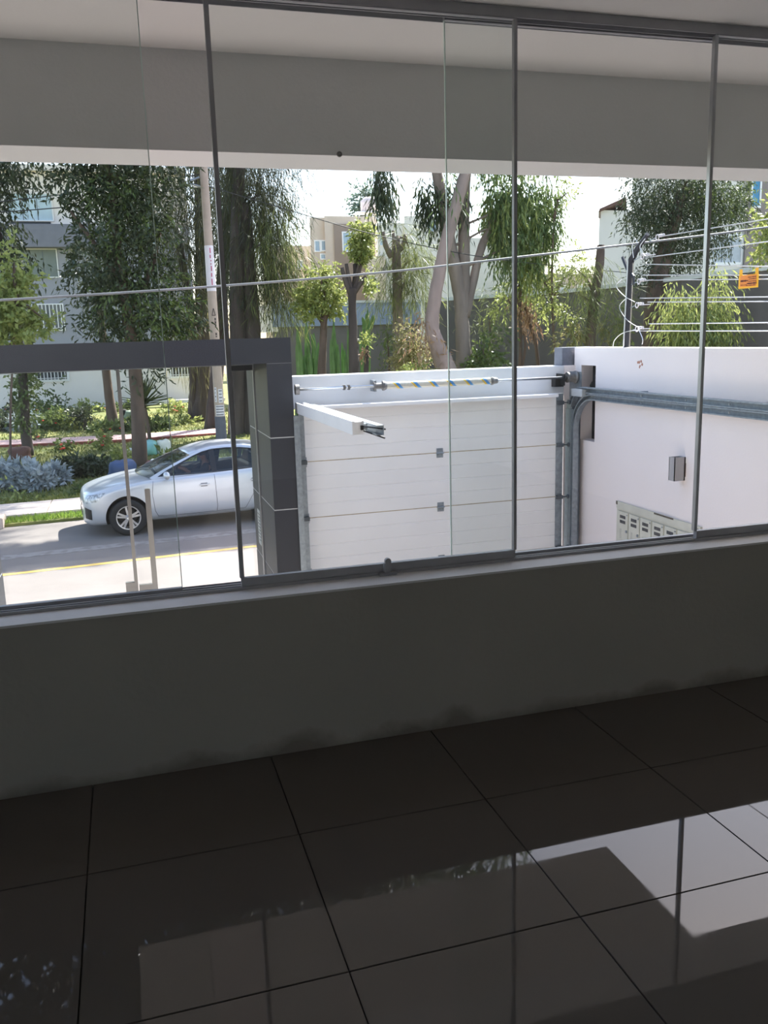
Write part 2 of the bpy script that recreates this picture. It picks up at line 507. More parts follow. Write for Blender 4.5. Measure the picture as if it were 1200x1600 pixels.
def hinge(x, z, end):
    h = MB()
    h.box(x - 0.032, x + 0.032, YG - 0.006, YG, z + 0.006, z + 0.044)
    h.box(x - 0.032, x + 0.032, YG - 0.006, YG, z - 0.044, z - 0.006)
    h.tube([(x - 0.036, YG - 0.012, z), (x + 0.036, YG - 0.012, z)], 0.008, 8)
    for s in (-1, 1):
        h.lathe([(0.0, -0.006), (0.006, -0.006), (0.006, 0), (0, 0)], (x - 0.018, YG - 0.006, z + s * 0.025), 'y', 6)
        h.lathe([(0.0, -0.006), (0.006, -0.006), (0.006, 0), (0, 0)], (x + 0.018, YG - 0.006, z + s * 0.025), 'y', 6)
    ho = h.build('hinge', m_galv, gd)
    if end:
        s = 1 if end > 0 else -1
        MB().tube([(x, YG - 0.03, z), (x + s * 0.10, YG - 0.03, z)], 0.006, 6).lathe([(0.0, 0.075), (0.018, 0.075), (0.022, 0.085), (0.018, 0.1), (0, 0.1)] if s > 0 else [(0.0, -0.1), (0.018, -0.1), (0.022, -0.085), (0.018, -0.075), (0, -0.075)], (x, YG - 0.03, z), 'x', 14).box(x - 0.03, x + 0.03, YG - 0.042, YG - 0.006, z - 0.018, z + 0.018).build('roller', mat('roller_steel', (92, 98, 104), 0.4, metal=0.6), ho)
hx = aty(687, 710, YG).x
for k in range(1, 5):
    hinge(hx, SZ[k], 0)
    hinge(DX1 - 0.036, SZ[k], 1)
    hinge(DX0 + 0.02, SZ[k], -1)
hinge(DX1 - 0.036, SZ[0] - 0.09, 1)

# ------------------------------------------------------------------ torsion bar and spring
sz = aty(680, 599, 7.50).z
ts = thing('torsion_spring_bar', (2.7, 7.50, sz), 'steel torsion bar with a striped coil spring above the garage door', 'spring bar')
MB().tube([(1.43, 7.50, sz), (4.20, 7.50, sz)], 0.0127, 12).build('shaft', mat('shaft_steel', (205, 208, 212), 0.25, metal=0.9, var=0.04), ts, smooth=True)
def spring_mat():
    m = mat('spring_painted', (214, 210, 196), 0.45, metal=0.2, var=0.05)
    n = m.node_tree.nodes; l = m.node_tree.links; b = n['Principled BSDF']
    tc = n.new('ShaderNodeTexCoord'); sp = n.new('ShaderNodeSeparateXYZ'); l.new(tc.outputs['Object'], sp.inputs[0])
    at = n.new('ShaderNodeMath'); at.operation = 'ARCTAN2'
    ys = n.new('ShaderNodeMath'); ys.operation = 'SUBTRACT'; ys.inputs[1].default_value = 7.50
    zs = n.new('ShaderNodeMath'); zs.operation = 'SUBTRACT'; zs.inputs[1].default_value = sz
    l.new(sp.outputs['Y'], ys.inputs[0]); l.new(sp.outputs['Z'], zs.inputs[0])
    l.new(ys.outputs[0], at.inputs[0]); l.new(zs.outputs[0], at.inputs[1])
    mu = n.new('ShaderNodeMath'); mu.operation = 'MULTIPLY_ADD'; mu.inputs[1].default_value = 1 / 0.17
    dv = n.new('ShaderNodeMath'); dv.operation = 'DIVIDE'; dv.inputs[1].default_value = 2 * math.pi
    l.new(at.outputs[0], dv.inputs[0]); l.new(sp.outputs['X'], mu.inputs[0]); l.new(dv.outputs[0], mu.inputs[2])
    fr = n.new('ShaderNodeMath'); fr.operation = 'FRACT'; l.new(mu.outputs[0], fr.inputs[0])
    cr = n.new('ShaderNodeValToRGB'); cr.color_ramp.interpolation = 'CONSTANT'
    e = cr.color_ramp.elements; e[0].position = 0; e[0].color = lin((216, 212, 200)); e[1].position = 0.42; e[1].color = lin((222, 186, 70))
    x = e.new(0.55); x.color = lin((88, 150, 205)); x = e.new(0.74); x.color = lin((216, 212, 200))
    l.new(fr.outputs[0], cr.inputs[0]); l.new(cr.outputs[0], b.inputs['Base Color'])
    return m
sx0 = aty(600, 602, 7.50).x; sx1 = aty(769, 597, 7.50).x
hel = []
turns = 120
for i in range(turns * 12 + 1):
    t = i / 12.0
    hel.append((sx0 + (sx1 - sx0) * t / turns, 7.50 + 0.028 * math.sin(2 * math.pi * t), sz + 0.028 * math.cos(2 * math.pi * t)))
MB().tube(hel, 0.0046, 5).build('coil_spring', spring_mat(), ts, smooth=True)
m_cast = mat('cast_metal', (120, 118, 116), 0.5, metal=0.5, var=0.2, scale=30)
MB().lathe([(0.013, -0.10), (0.04, -0.10), (0.04, -0.085), (0.028, -0.08), (0.028, -0.02), (0.044, -0.015), (0.044, 0.0), (0.034, 0.02), (0.013, 0.02)], (sx0, 7.50, sz), 'x', 20).build('winding_cone', m_cast, ts)
MB().lathe([(0.013, -0.03), (0.034, -0.02), (0.04, 0.0), (0.03, 0.02), (0.026, 0.05), (0.013, 0.05)], (sx1, 7.50, sz), 'x', 20).build('winding_cone', m_cast, ts)
MB().box(sx0 - 0.09, sx0 - 0.075, 7.485, 7.64, sz - 0.05, sz + 0.05).build('bearing_plate', m_galv, ts)
cx = aty(541, 604, 7.5).x
MB().box(cx - 0.03, cx - 0.012, 7.475, 7.525, sz - 0.022, sz + 0.022, b=0.003).box(cx + 0.012, cx + 0.03, 7.475, 7.525, sz - 0.022, sz + 0.022, b=0.003).build('shaft_clamp', m_cast, ts)
dx = aty(893, 590, 7.5).x
drum = [(0.013, -0.05), (0.05, -0.05), (0.05, -0.035), (0.042, -0.03)]
for k in range(5):
    drum += [(0.042, -0.028 + k * 0.012), (0.048, -0.022 + k * 0.012)]
drum += [(0.06, 0.035), (0.06, 0.045), (0.013, 0.045)]
MB().lathe(drum, (dx, 7.50, sz), 'x', 22).build('cable_drum', m_cast, ts)
MB().lathe([(0.013, -0.02), (0.045, -0.02), (0.045, 0.015), (0.013, 0.015)], (1.44, 7.50, sz), 'x', 20).build('cable_drum', m_cast, ts)
MB().box(dx - 0.14, dx - 0.05, 7.56, 7.64, sz - 0.09, sz - 0.01).box(dx - 0.09, dx - 0.078, 7.48, 7.64, sz - 0.075, sz + 0.035).build('end_bracket', m_black, ts)
MB().box(dx + 0.055, dx + 0.065, 7.42, 7.638, sz - 0.26, sz + 0.05).build('end_plate', m_galv, ts)

# ------------------------------------------------------------------ door tracks
def crail(m, pts, w, h, up):
    """a C-shaped rail swept along pts (in a plane of constant x): back plate plus two lips"""
    n = len(pts)
    P = [Vector(p) for p in pts]
    prof = [(0, -h / 2), (0, h / 2), (-w, h / 2), (-w, h / 2 - 0.010), (-w + 0.003, h / 2 - 0.010), (-w + 0.003, h / 2 - 0.003), (-0.003, h / 2 - 0.003),
            (-0.003, -h / 2 + 0.003), (-w + 0.003, -h / 2 + 0.003), (-w + 0.003, -h / 2 + 0.010), (-w, -h / 2 + 0.010), (-w, -h / 2)]
    vs = []
    for i, p in enumerate(P):
        d = (P[min(i + 1, n - 1)] - P[max(i - 1, 0)]).normalized()
        nn = Vector((1, 0, 0)).cross(d)
        for (a, b) in prof:
            vs.append(p + Vector((a, 0, 0)) + nn * b)
    k = len(prof); fs = []
    for i in range(n - 1):
        for j in range(k):
            fs.append((i * k + j, i * k + (j + 1) % k, (i + 1) * k + (j + 1) % k, (i + 1) * k + j))
    fs.append(tuple(range(k))[::-1]); fs.append(tuple((n - 1) * k + j for j in range(k)))
    return m.add(vs, fs)
tr = thing('door_track', (4.16, 7.4, STREET), 'galvanised double roller track curving along the white driveway wall', 'track')
rl_z = atx(1000, 628, 4.15).z
ru_z = atx(1000, 617, 4.15).z
def curve(y0, z_h, rad, ztop_from, yend):
    pts = [(4.15, y0, ztop_from), (4.15, y0, (ztop_from + z_h - rad) / 2), (4.15, y0, z_h - rad)]
    for k in range(1, 11):
        a = math.pi / 2 * k / 10
        pts.append((4.15, y0 - rad + rad * math.cos(a), z_h - rad + rad * math.sin(a)))
    pts += [(4.15, (y0 + yend) / 2, z_h), (4.15, yend, z_h)]
    return pts
smooth_angle(crail(MB(), curve(7.46, rl_z, 0.34, STREET + 0.02, 4.0), 0.055, 0.056, 1).build('lower_rail', m_galv, tr), 50)
upts = [(4.15, 7.52, ru_z - 0.16)]
for k in range(1, 7):
    a = math.pi / 2 * k / 6
    upts.append((4.15, 7.52 - 0.2 + 0.2 * math.cos(a), ru_z - 0.2 + 0.2 * math.sin(a)))
upts += [(4.15, 5.6, ru_z), (4.15, 4.0, ru_z)]
smooth_angle(crail(MB(), upts, 0.055, 0.056, 1).build('upper_rail', m_galv, tr), 50)
MB().box(4.11, 4.20, 7.49, 7.60, STREET + 0.02, 0.80).box(4.10, 4.11, 7.44, 7.60, STREET + 0.02, 0.72).build('angle_post', mat('angle_steel', (112, 122, 130), 0.45, metal=0.5, var=0.15, scale=20), tr)
MB().box(4.06, 4.15, 7.22, 7.42, rl_z + 0.0, ru_z + 0.01).build('gusset_plate', mat('gusset_steel', (190, 194, 196), 0.4, metal=0.5), tr)
for yy in (4.9, 6.4):
    MB().box(4.15, 4.22, yy - 0.004, yy + 0.004, rl_z - 0.03, ru_z + 0.03).build('wall_bracket', m_galv, tr)
for yy in (4.75, 5.2, 5.7, 6.3):
    for zz in (rl_z, ru_z):
        MB().lathe([(0.0, -0.006), (0.008, -0.006), (0.008, 0), (0, 0)], (4.097, yy, zz), 'x', 8).build('bolt', m_alu, tr)
lr = thing('ceiling_track', (1.50, 6.4, 0.80), 'short white boxed rail end jutting out beside the granite pillar', 'track')
MB().box(1.425, 1.505, 5.56, 7.56, 0.815, 0.850).box(1.425, 1.440, 5.56, 7.56, 0.850, 0.905).box(1.490, 1.505, 5.56, 7.56, 0.850, 0.905).box(1.440, 1.490, 5.56, 5.565, 0.850, 0.90).build('box_rail', mat('rail_white', (232, 232, 236), 0.4, var=0.03), lr)
crail(MB(), [(1.590, 7.5, 0.855), (1.590, 6.4, 0.855), (1.590, 5.38, 0.855)], 0.05, 0.066, 1).build('roller_rail', m_galv, lr)
for yy in (5.60, 7.0):
    MB().box(1.505, 1.54, yy, yy + 0.04, 0.84, 0.88).build('cross_brace', m_galv, lr)
MB().box(1.48, 1.50, 5.548, 5.56, 0.845, 0.875).tube([(1.50, 5.55, 0.84), (1.60, 5.40, 0.80)], 0.006, 6).tube([(1.50, 5.55, 0.87), (1.60, 5.38, 0.86)], 0.006, 6).build('end_stop', m_black, lr)
vt = thing('vertical_door_track', (1.43, 7.45, STREET), 'galvanised vertical roller track hidden behind the granite pillar', 'track')
crail(MB(), [(1.432, 7.46, STREET + 0.02), (1.432, 7.46, 0.3), (1.432, 7.46, 0.80)], 0.05, 0.056, 1).build('rail', m_galv, vt)

# ------------------------------------------------------------------ wall lamp and meter cabinet
def wall_z(px, py): return atx(px, py, XW)
a = aty(1054, 716, atx(1071, 716, XW).y); yl = atx(1071, 730, XW).y
xs = aty(1054, 730, yl).x
far = 0
for k in range(60):
    if True:
        yy = yl + 0.004 * k
        if (lambda P: (600 + FPX * (P - CAM).dot(CR) / (P - CAM).dot(CF)))(Vector((xs, yy, 0.3))) < 1045: break
zl1 = atx(1071, 714, XW).z; zl0 = atx(1071, 751, XW).z
la = thing('wall_lamp', (XW, yl, zl0), 'grey square box lamp mounted on the white driveway wall', 'lamp')
m_lamp = mat('lamp_grey', (168, 165, 166), 0.55, var=0.05)
lb = MB()
tk = 0.006
lb.box(xs, XW - 0.001, yl, yl + tk, zl0, zl1).box(xs, XW - 0.001, yy - tk, yy, zl0, zl1).box(xs, xs + tk, yl, yy, zl0, zl1).box(XW - 0.012, XW - 0.001, yl, yy, zl0, zl1)
lb.build('housing', m_lamp, la)
MB().box(xs + tk, XW - 0.012, yl + tk, yy - tk, zl1 - 0.02, zl1 - 0.015).build('diffuser', mat('lamp_glass', (200, 200, 200), 0.3), la)
MB().box(XW - 0.004, XW, yl - 0.006, yl, zl0 + 0.03, zl1 - 0.05).build('rust_stain', mat('rust', (92, 70, 58), 0.9), la)

pA = atx(966, 785, XW); pB = atx(1098, 820, XW)
zt = (pA.z + pB.z) / 2
mc = thing('meter_cabinet', (XW, (pA.y + pB.y) / 2, zt - 1.3), 'cream electric meter cabinet with small doors set in the white wall', 'cabinet')
m_cream = mat('cabinet_cream', (205, 203, 190), 0.5, var=0.06, scale=12)
m_chip = mat('chipped_edge', (92, 84, 74), 0.8, var=0.3, scale=30)
ya, yb = pA.y, pB.y
MB().box(XW - 0.020, XW, yb, ya, zt - 0.065, zt, b=0.003).box(XW - 0.012, XW, yb, ya, zt - 1.3, zt - 0.065).build('frame', m_cream, mc)
dl = [atx(969.5 + q, 800, XW).y for q in (0,)]
d_edges = [atx(px, py, XW).y for (px, py) in ((969.5, 800), (986, 805), (1005, 811), (1023, 817), (1042.5, 823), (1062.5, 828))]
step = (d_edges[0] - d_edges[-1]) / 5
for k in range(7):
    y1 = d_edges[0] - step * k; y0 = y1 - step + 0.012
    if y0 < yb + 0.02: break
    dr = MB().box(XW - 0.026, XW - 0.012, y0, y1, zt - 0.52, zt - 0.080, b=0.002).build('meter_door', m_cream, mc)
    for q in (0.047, 0.093):
        zc = zt - 0.080 - q
        MB().box(XW - 0.0275, XW - 0.0255, y0 + (y1 - y0) * 0.25, y0 + (y1 - y0) * 0.78, zc - 0.014, zc + 0.014).build('sight_glass', mat('meter_glass', (66, 66, 68), 0.25, var=0.5, scale=40), dr)
    MB().lathe([(0.0, -0.008), (0.012, -0.008), (0.014, 0), (0, 0)], (XW - 0.026, y0 + 0.02, zt - 0.25), 'x', 10).build('lock', m_galv, dr)
    MB().lathe([(0.0, -0.005), (0.007, -0.005), (0.007, 0), (0, 0)], (XW - 0.026, y0 + 0.015, zt - 0.10), 'x', 8).build('screw', m_galv, dr)
    MB().box(XW - 0.0275, XW - 0.0255, y1 - 0.06, y1 - 0.035, zt - 0.33, zt - 0.24, b=0.0).build('number_plate', mat('plate_grey', (186, 184, 174), 0.5), dr)
for (q0, q1, q2, q3) in ((yb + 0.35, yb + 0.62, zt - 0.012, zt + 0.002), (ya - 0.02, ya + 0.002, zt - 0.03, zt + 0.002), (yb + 0.02, yb + 0.05, zt - 0.05, zt - 0.02)):
    MB().box(XW - 0.0225, XW - 0.0195, q0, q1, q2, q3).build('chipped_paint', m_chip, mc)
cp = atx(1000, 569, XW)
cb = MB(); random.seed(5)
for k in range(9):
    y = cp.y + random.uniform(-0.035, 0.035); z = cp.z + random.uniform(-0.03, 0.03); r = random.uniform(0.006, 0.014)
    cb.lathe([(0.0, -0.002), (r, -0.001), (r, 0), (0, 0)], (XW, y, z), 'x', 6)
cb.build('paint_chip', mat('bare_brick', (170, 120, 100), 0.9), wside)
# ================================================================== granite street portal with its glass gate
YP = 7.45
PX0 = aty(419, 620, YP).x; PX1 = aty(458, 620, YP).x
PZT = aty(300, 530, YP).z; PZB = aty(200, 576, YP).z
PZT = 1.47
YPB = 8.75
pt = thing('entrance_portal', (-0.1, YP + 0.6, STREET), 'dark speckled granite portal framing the glass street gate', 'portal')
PL = aty(7, 920, YPB).x
core = MB().box(PX0 + 0.003, PX1 - 0.003, YP + 0.003, YPB - 0.02, STREET, PZT - 0.02)
core.box(PL - 0.25, PL - 0.003, YP + 0.003, YPB - 0.02, STREET, PZT - 0.02)
core.box(PL - 0.25, PX1 - 0.02, YP + 0.02, YPB - 0.02, PZB + 0.02, PZT - 0.02)
core.build('core', m_joint, pt)
j1 = aty(440, 683, YP).z; j2 = aty(440, 796, YP).z
JZ = [PZB, j1, j2, j2 - (j1 - j2), STREET]
gr = 0.009
def slab(x0, x1, y0, y1, z0, z1, name='granite_slab'):
    MB().box(x0, x1, y0, y1, z0, z1, b=0.002).build(name, m_granite, pt)
for k in range(4):
    z1, z0 = JZ[k], JZ[k + 1]
    if k: z1 -= gr
    slab(PX0, PX1, YP, YP + 0.018, z0, z1 + (0.0 if k else -0.002))
    slab(PX0, PX0 + 0.018, YP + 0.0185, YPB, z0, z1 - (0 if k else 0.002))
    slab(PX1 - 0.018, PX1, YP + 0.0185, YPB, z0, z1 - (0 if k else 0.002))
    slab(PL - 0.26, PL, YP, YP + 0.018, z0, z1 - (0 if k else 0.002))
    slab(PL - 0.018, PL, YP + 0.0185, YPB, z0, z1 - (0 if k else 0.002))
slab(PL - 0.26, PX1, YP, YP + 0.018, PZB, PZT)
slab(PL - 0.26, PX1, YP + 0.0185, YPB, PZT - 0.018, PZT)
slab(PL - 0.26, PX1, YP + 0.0185, YPB, PZB, PZB + 0.018)
tag(MB().box(XL - 0.25, PL - 0.262, 7.7, 7.9, STREET, 1.3).build('wall_front_left', m_white), kind='structure')
# the gate
YGT = 8.22
gx = aty(199, 745, YGT).x
ga = thing('glass_gate', (gx, YGT, STREET), 'frameless glass street gate with tall steel pull bar', 'gate')
m_gglass = glassmat('gate_glass', (0.955, 0.965, 0.962), 0.8)
m_steel = mat('satin_steel', (176, 174, 172), 0.3, metal=0.85, var=0.05)
for (a, b) in ((PL + 0.01, gx - 0.02), (gx + 0.02, PX0 - 0.012)):
    p = MB()
    vs = [(a, YGT, STREET + 0.02), (b, YGT, STREET + 0.02), (b, YGT, PZB - 0.025), (a, YGT, PZB - 0.025)]
    vs += [(x, y + 0.01, z) for (x, y, z) in vs]
    p.add(vs, [(0, 1, 2, 3), (7, 6, 5, 4)], 0); p.add(vs, [(0, 3, 7, 4), (1, 5, 6, 2)], 1)
    p.build('glass_leaf', [m_gglass, m_edge], ga)
MB().box(gx - 0.02, gx + 0.012, YGT - 0.012, YGT + 0.022, STREET + 0.02, PZB - 0.025, b=0.003).build('edge_profile', m_steel, ga)
MB().box(PL + 0.002, PX0 - 0.002, YGT - 0.02, YGT + 0.03, PZB - 0.026, PZB - 0.001).build('top_channel', m_alu, ga)
MB().box(PX0 - 0.014, PX0 - 0.001, YGT - 0.012, YGT + 0.022, STREET + 0.02, PZB - 0.026).build('jamb_profile', m_alu, ga)
MB().box(PX0 - 0.22, PX0 - 0.015, YGT - 0.012, YGT + 0.022, PZB - 0.075, PZB - 0.026, b=0.002).build('patch_fitting', m_granite, ga)
hxx = aty(237, 850, YGT - 0.05).x
hz1 = aty(232, 763, YGT - 0.05).z
hd = MB().box(hxx - 0.024, hxx + 0.024, YGT - 0.085, YGT - 0.045, hz1 - 1.45, hz1, b=0.004).build('pull_bar', m_steel, ga)
for zz in (hz1 - 0.2, hz1 - 1.25):
    MB().tube([(hxx, YGT - 0.05, zz), (hxx, YGT + 0.0, zz)], 0.012, 10).build('standoff', m_steel, hd)
l0 = aty(200, 910, YGT); l1 = aty(215, 926, YGT)
MB().box(gx - 0.10, gx - 0.02, YGT - 0.02, YGT + 0.03, l1.z - 0.02, l0.z, b=0.003).build('strike_box', m_steel, ga)
MB().box(gx + 0.02, gx + 0.15, YGT - 0.02, YGT + 0.03, l1.z - 0.06, l0.z - 0.035, b=0.003).lathe([(0, -0.012), (0.025, -0.012), (0.028, 0.0), (0, 0)], (gx + 0.09, YGT - 0.02, l1.z - 0.0), 'y', 16).build('lock_case', m_steel, ga)
# notice on the reveal
n0 = atx(403, 795, PX0); n1 = atx(407, 850, PX0)
nb = MB().box(PX0 - 0.004, PX0 - 0.0005, 8.35, 8.52, n1.z, n0.z).build('notice_sheet', mat('paper_grey', (176, 176, 172), 0.7), pt)
for k in range(9):
    zz = n0.z - 0.035 - k * 0.033
    MB().box(PX0 - 0.0048, PX0 - 0.004, 8.37, 8.50 - (k % 3) * 0.02, zz - 0.008, zz).build('print_line', mat('print_dark', (70, 70, 74), 0.8), nb)

# ================================================================== electric fence on the driveway wall
XF = 4.34
pb = atx(979, 541, XF)
fp = thing('fence_post', (XF, pb.y, WT), 'dark bent steel post carrying ring insulators on the white wall', 'post')
m_post = mat('post_dark', (52, 53, 60), 0.5, metal=0.3, var=0.15)
q = [atx(979, 543, XF), atx(983, 470, XF), atx(986, 405, XF), atx(996, 388, XF), atx(1012, 366, XF)]
q[0].z = WT
MB().tube(q[:3] + [q[3]], [0.036, 0.032, 0.03, 0.026], 4).tube([q[2] + Vector((0, 0, -0.02)), q[3], q[4]], [0.028, 0.024, 0.018], 6).build('mast', m_post, fp)
MB().tube([q[0] + Vector((-0.045, -0.02, 0)), q[1] + Vector((-0.045, -0.02, 0)), q[2] + Vector((-0.045, -0.02, 0))], 0.006, 5).build('earth_wire', m_alu, fp)
MB().tube([atx(973, 402, XF), atx(980, 420, XF), atx(990, 432, XF), atx(990, 445, XF)], [0.016, 0.016, 0.014, 0.012], 6).build('side_arm', m_post, fp)
m_ins = mat('porcelain_insulator', (196, 192, 196), 0.35, var=0.1)
m_wire = mat('fence_wire_steel', (190, 192, 196), 0.35, metal=0.7, var=0.05)
def ring(mb, c, r, t, ax):
    pts = []
    for k in range(15):
        a = 2 * math.pi * k / 14
        pts.append(Vector(c) + (Vector((0, math.cos(a), math.sin(a))) * r))
    mb.tube(pts, t, 5, cap=False)
for (x, y) in ((1027, 371), (1003, 401), (998, 440), (995, 477), (995, 514)):
    c = atx(x, y, XF)
    i = MB(); ring(i, c, 0.022, 0.005, 0)
    i.lathe([(0.0, -0.03), (0.014, -0.03), (0.010, -0.015), (0.014, 0), (0.010, 0.015), (0.014, 0.03), (0, 0.03)], c + Vector((0, -0.06, 0.01)), 'y', 10)
    i.tube([c + Vector((0, -0.03, 0)), c + Vector((0, -0.2, 0.0))], 0.004, 5)
    i.build('insulator', m_ins, fp)
    MB().tube([c + Vector((0, 0.02, 0)), Vector((XF, min(c.y + 0.12, pb.y + 0.02), c.z - 0.02))], 0.005, 5).build('hook', m_galv, fp)
def loopwire(pxs):
    P = [atx(x, y, XF - 0.05) for (x, y) in pxs]
    out = []
    n = len(P)
    for i in range(n - 1):
        p0, p1, p2, p3 = P[max(i - 1, 0)], P[i], P[i + 1], P[min(i + 2, n - 1)]
        for k in range(6):
            t = k / 6
            out.append(0.5 * ((2 * p1) + (p2 - p0) * t + (2 * p0 - 5 * p1 + 4 * p2 - p3) * t * t + (3 * p1 - p0 - 3 * p2 + p3) * t ** 3))
    out.append(P[-1])
    return out
for lw in ([(990, 403), (988, 385), (992, 373), (996, 380)], [(1008, 373), (1000, 385), (1004, 395), (1009, 400)], [(992, 472), (975, 462), (963, 447), (972, 436)],
           [(998, 512), (980, 500), (968, 480), (977, 467)], [(1000, 516), (985, 517), (970, 522), (960, 532), (958, 541)], [(998, 515), (1004, 530), (1003, 538)]):
    MB().tube(loopwire(lw), 0.0035, 5).build('jumper_wire', m_wire, fp)
def wire(name, a, b, sag, r, m, label, cat, group=None, n=14):
    pts = []
    for k in range(n + 1):
        t = k / n
        p = a.lerp(b, t); p.z -= sag * 4 * t * (1 - t)
        pts.append(p)
    return tag(MB().tube(pts, r, 5).build(name, m, smooth=True), label, cat, group)
def extend(a, b, y):
    t = (y - a.y) / (b.y - a.y); return a + (b - a) * t
wl = [((1030, 370), (1189, 344)), ((1006, 403), (1189, 379)), ((1010, 413), (1173, 416)), ((1004, 430), (1200, 430)), ((1004, 438), (1200, 436)),
      ((1012, 472), (1200, 471)), ((1000, 466), (1200, 464)), ((1014, 506), (1200, 504)), ((998, 517), (1200, 517))]
ordw = ['topmost', 'second', 'third', 'fourth', 'fifth', 'seventh', 'sixth', 'eighth', 'lowest']
for k, (a, b) in enumerate(wl):
    A = atx(*a, XF); Bp = atx(*b, XF)
    E_ = extend(A, Bp, 3.96)
    wire('fence_wire', A, E_, 0.0, 0.0042, m_wire, '%s strand of the electric fence above the white wall' % ordw[k], 'wire', 'electric fence strands on the white wall', n=2)
# hidden near end post so that the strands are held
np_ = thing('fence_post', (XF, 3.98, WT), 'dark straight fence post by the house corner', 'post')
MB().box(XF - 0.025, XF + 0.025, 3.955, 4.005, WT, 3.4).build('mast', m_post, np_)
MB().box(XF - 0.045, XF + 0.045, 3.94, 4.02, WT, WT + 0.012).build('base_plate', m_post, np_)
# warning sign hung on the strands
def sg(px, py): return atx(px, py, XF - 0.012)
a0, a1 = sg(1154.5, 430), sg(1185.5, 428); b0, b1 = sg(1154, 451.5), sg(1184.5, 449)
y0, y1 = (a1.y + b1.y) / 2, (a0.y + b0.y) / 2
zt_ = (a0.z + a1.z) / 2; zb_ = (b0.z + b1.z) / 2; zh = (sg(1157, 421).z + sg(1183, 418.5).z) / 2
sn = thing('warning_sign', (XF - 0.012, (y0 + y1) / 2, zb_), 'yellow warning plate hooked onto the electric fence strands', 'sign')
m_yel = mat('sign_yellow', (252, 186, 20), 0.5, var=0.03)
m_org = mat('sign_orange', (238, 140, 50), 0.5, var=0.05)
wy = y1 - y0
s = MB().box(XF - 0.014, XF - 0.010, y0, y1, zb_, zt_, b=0.001)
for (u0, u1) in ((0.02, 0.17), (0.83, 0.98)):
    s.box(XF - 0.014, XF - 0.010, y0 + wy * u0, y0 + wy * u1, zt_, zh, b=0.001)
s.build('plate', m_yel, sn)
fz = MB().box(XF - 0.0155, XF - 0.014, y0 + wy * 0.09, y1 - wy * 0.09, zb_ + (zt_ - zb_) * 0.13, zt_ - 0.004).build('print_field', m_org, sn)
m_ink = mat('sign_ink', (92, 30, 26), 0.6)
random.seed(11)
for (row, u0, u1, hh) in ((0.80, 0.50, 0.88, 0.07), (0.66, 0.54, 0.90, 0.05), (0.56, 0.12, 0.46, 0.12), (0.50, 0.50, 0.90, 0.06), (0.34, 0.45, 0.90, 0.12), (0.26, 0.12, 0.42, 0.05), (0.20, 0.42, 0.86, 0.05)):
    u = u0
    while u < u1:
        du = random.uniform(0.025, 0.06)
        h2 = hh * random.uniform(0.6, 1.2)
        zz = zb_ + (zt_ - zb_) * row
        ya_, yb_ = y1 - wy * (u + du), y1 - wy * u
        MB().box(XF - 0.0165, XF - 0.0155, ya_, yb_, zz - (zt_ - zb_) * h2 / 2, zz + (zt_ - zb_) * h2 / 2).build('print_mark', m_ink, fz)
        u += du + random.uniform(0.006, 0.02)

# ================================================================== street
SL = 0.085
def ry(X, Y0): return Y0 + SL * X
def strip(name, m, ya, yb, z0, z1, x0=-30, x1=40):
    b = MB()
    b.add([(x0, ry(x0, ya), z0), (x1, ry(x1, ya), z0), (x1, ry(x1, yb), z0), (x0, ry(x0, yb), z0),
           (x0, ry(x0, ya), z1), (x1, ry(x1, ya), z1), (x1, ry(x1, yb), z1), (x0, ry(x0, yb), z1)],
          [(3, 2, 1, 0), (4, 5, 6, 7), (0, 1, 5, 4), (1, 2, 6, 5), (2, 3, 7, 6), (3, 0, 4, 7)])
    return b.build(name, m)
m_asph = mat('asphalt', (122, 114, 110), 0.9, var=0.09, scale=1.2, bump=0.35, bscale=120, detail=8)
tag(MB().add([(-30, 8.4, STREET), (40, 8.4, STREET), (40, ry(40, 16.7), STREET), (-30, ry(-30, 16.7), STREET)], [(0, 1, 2, 3)]).build('street', m_asph), kind='structure')
def worn(name, c, base, thr):
    m = mat(name, c, 0.85, var=0.05)
    n = m.node_tree.nodes; l = m.node_tree.links; b = n['Principled BSDF']
    tc = n.new('ShaderNodeTexCoord'); nz = n.new('ShaderNodeTexNoise'); nz.inputs['Scale'].default_value = 7; nz.inputs['Detail'].default_value = 8
    l.new(tc.outputs['Object'], nz.inputs['Vector'])
    cr = n.new('ShaderNodeValToRGB'); cr.color_ramp.elements[0].position = thr; cr.color_ramp.elements[1].position = thr + 0.12
    cr.color_ramp.elements[0].color = lin(base); cr.color_ramp.elements[1].color = lin(c)
    l.new(nz.outputs['Fac'], cr.inputs[0]); l.new(cr.outputs[0], b.inputs['Base Color'])
    return m
yl_ = strip('lane_line', worn('yellow_paint', (214, 178, 92), (168, 150, 118), 0.32), 13.02, 13.13, STREET, STREET + 0.004)
tag(yl_, 'worn yellow line painted along the street', 'road marking')
wh = strip('lane_line', worn('white_paint', (140, 134, 130), (122, 114, 110), 0.42), 14.05, 14.35, STREET, STREET + 0.003)
tag(wh, 'faded white line painted along the street near the car', 'road marking')
m_grass = mat('lawn', (78, 92, 42), 0.95, scale=0.9, detail=8, col2=(134, 130, 74), bump=0.6, bscale=40)
tag(strip('grass_verge', m_grass, 16.7, 17.2, STREET - 0.1, STREET + 0.05), kind='structure')
sw = tag(strip('sidewalk', mat('kerb_concrete', (150, 138, 128), 0.9, var=0.1), 17.2, 18.62, STREET - 0.1, STREET + 0.09), kind='structure')
m_slab = mat('sidewalk_slab', (196, 180, 170), 0.9, var=0.08, scale=2.5, bump=0.2)
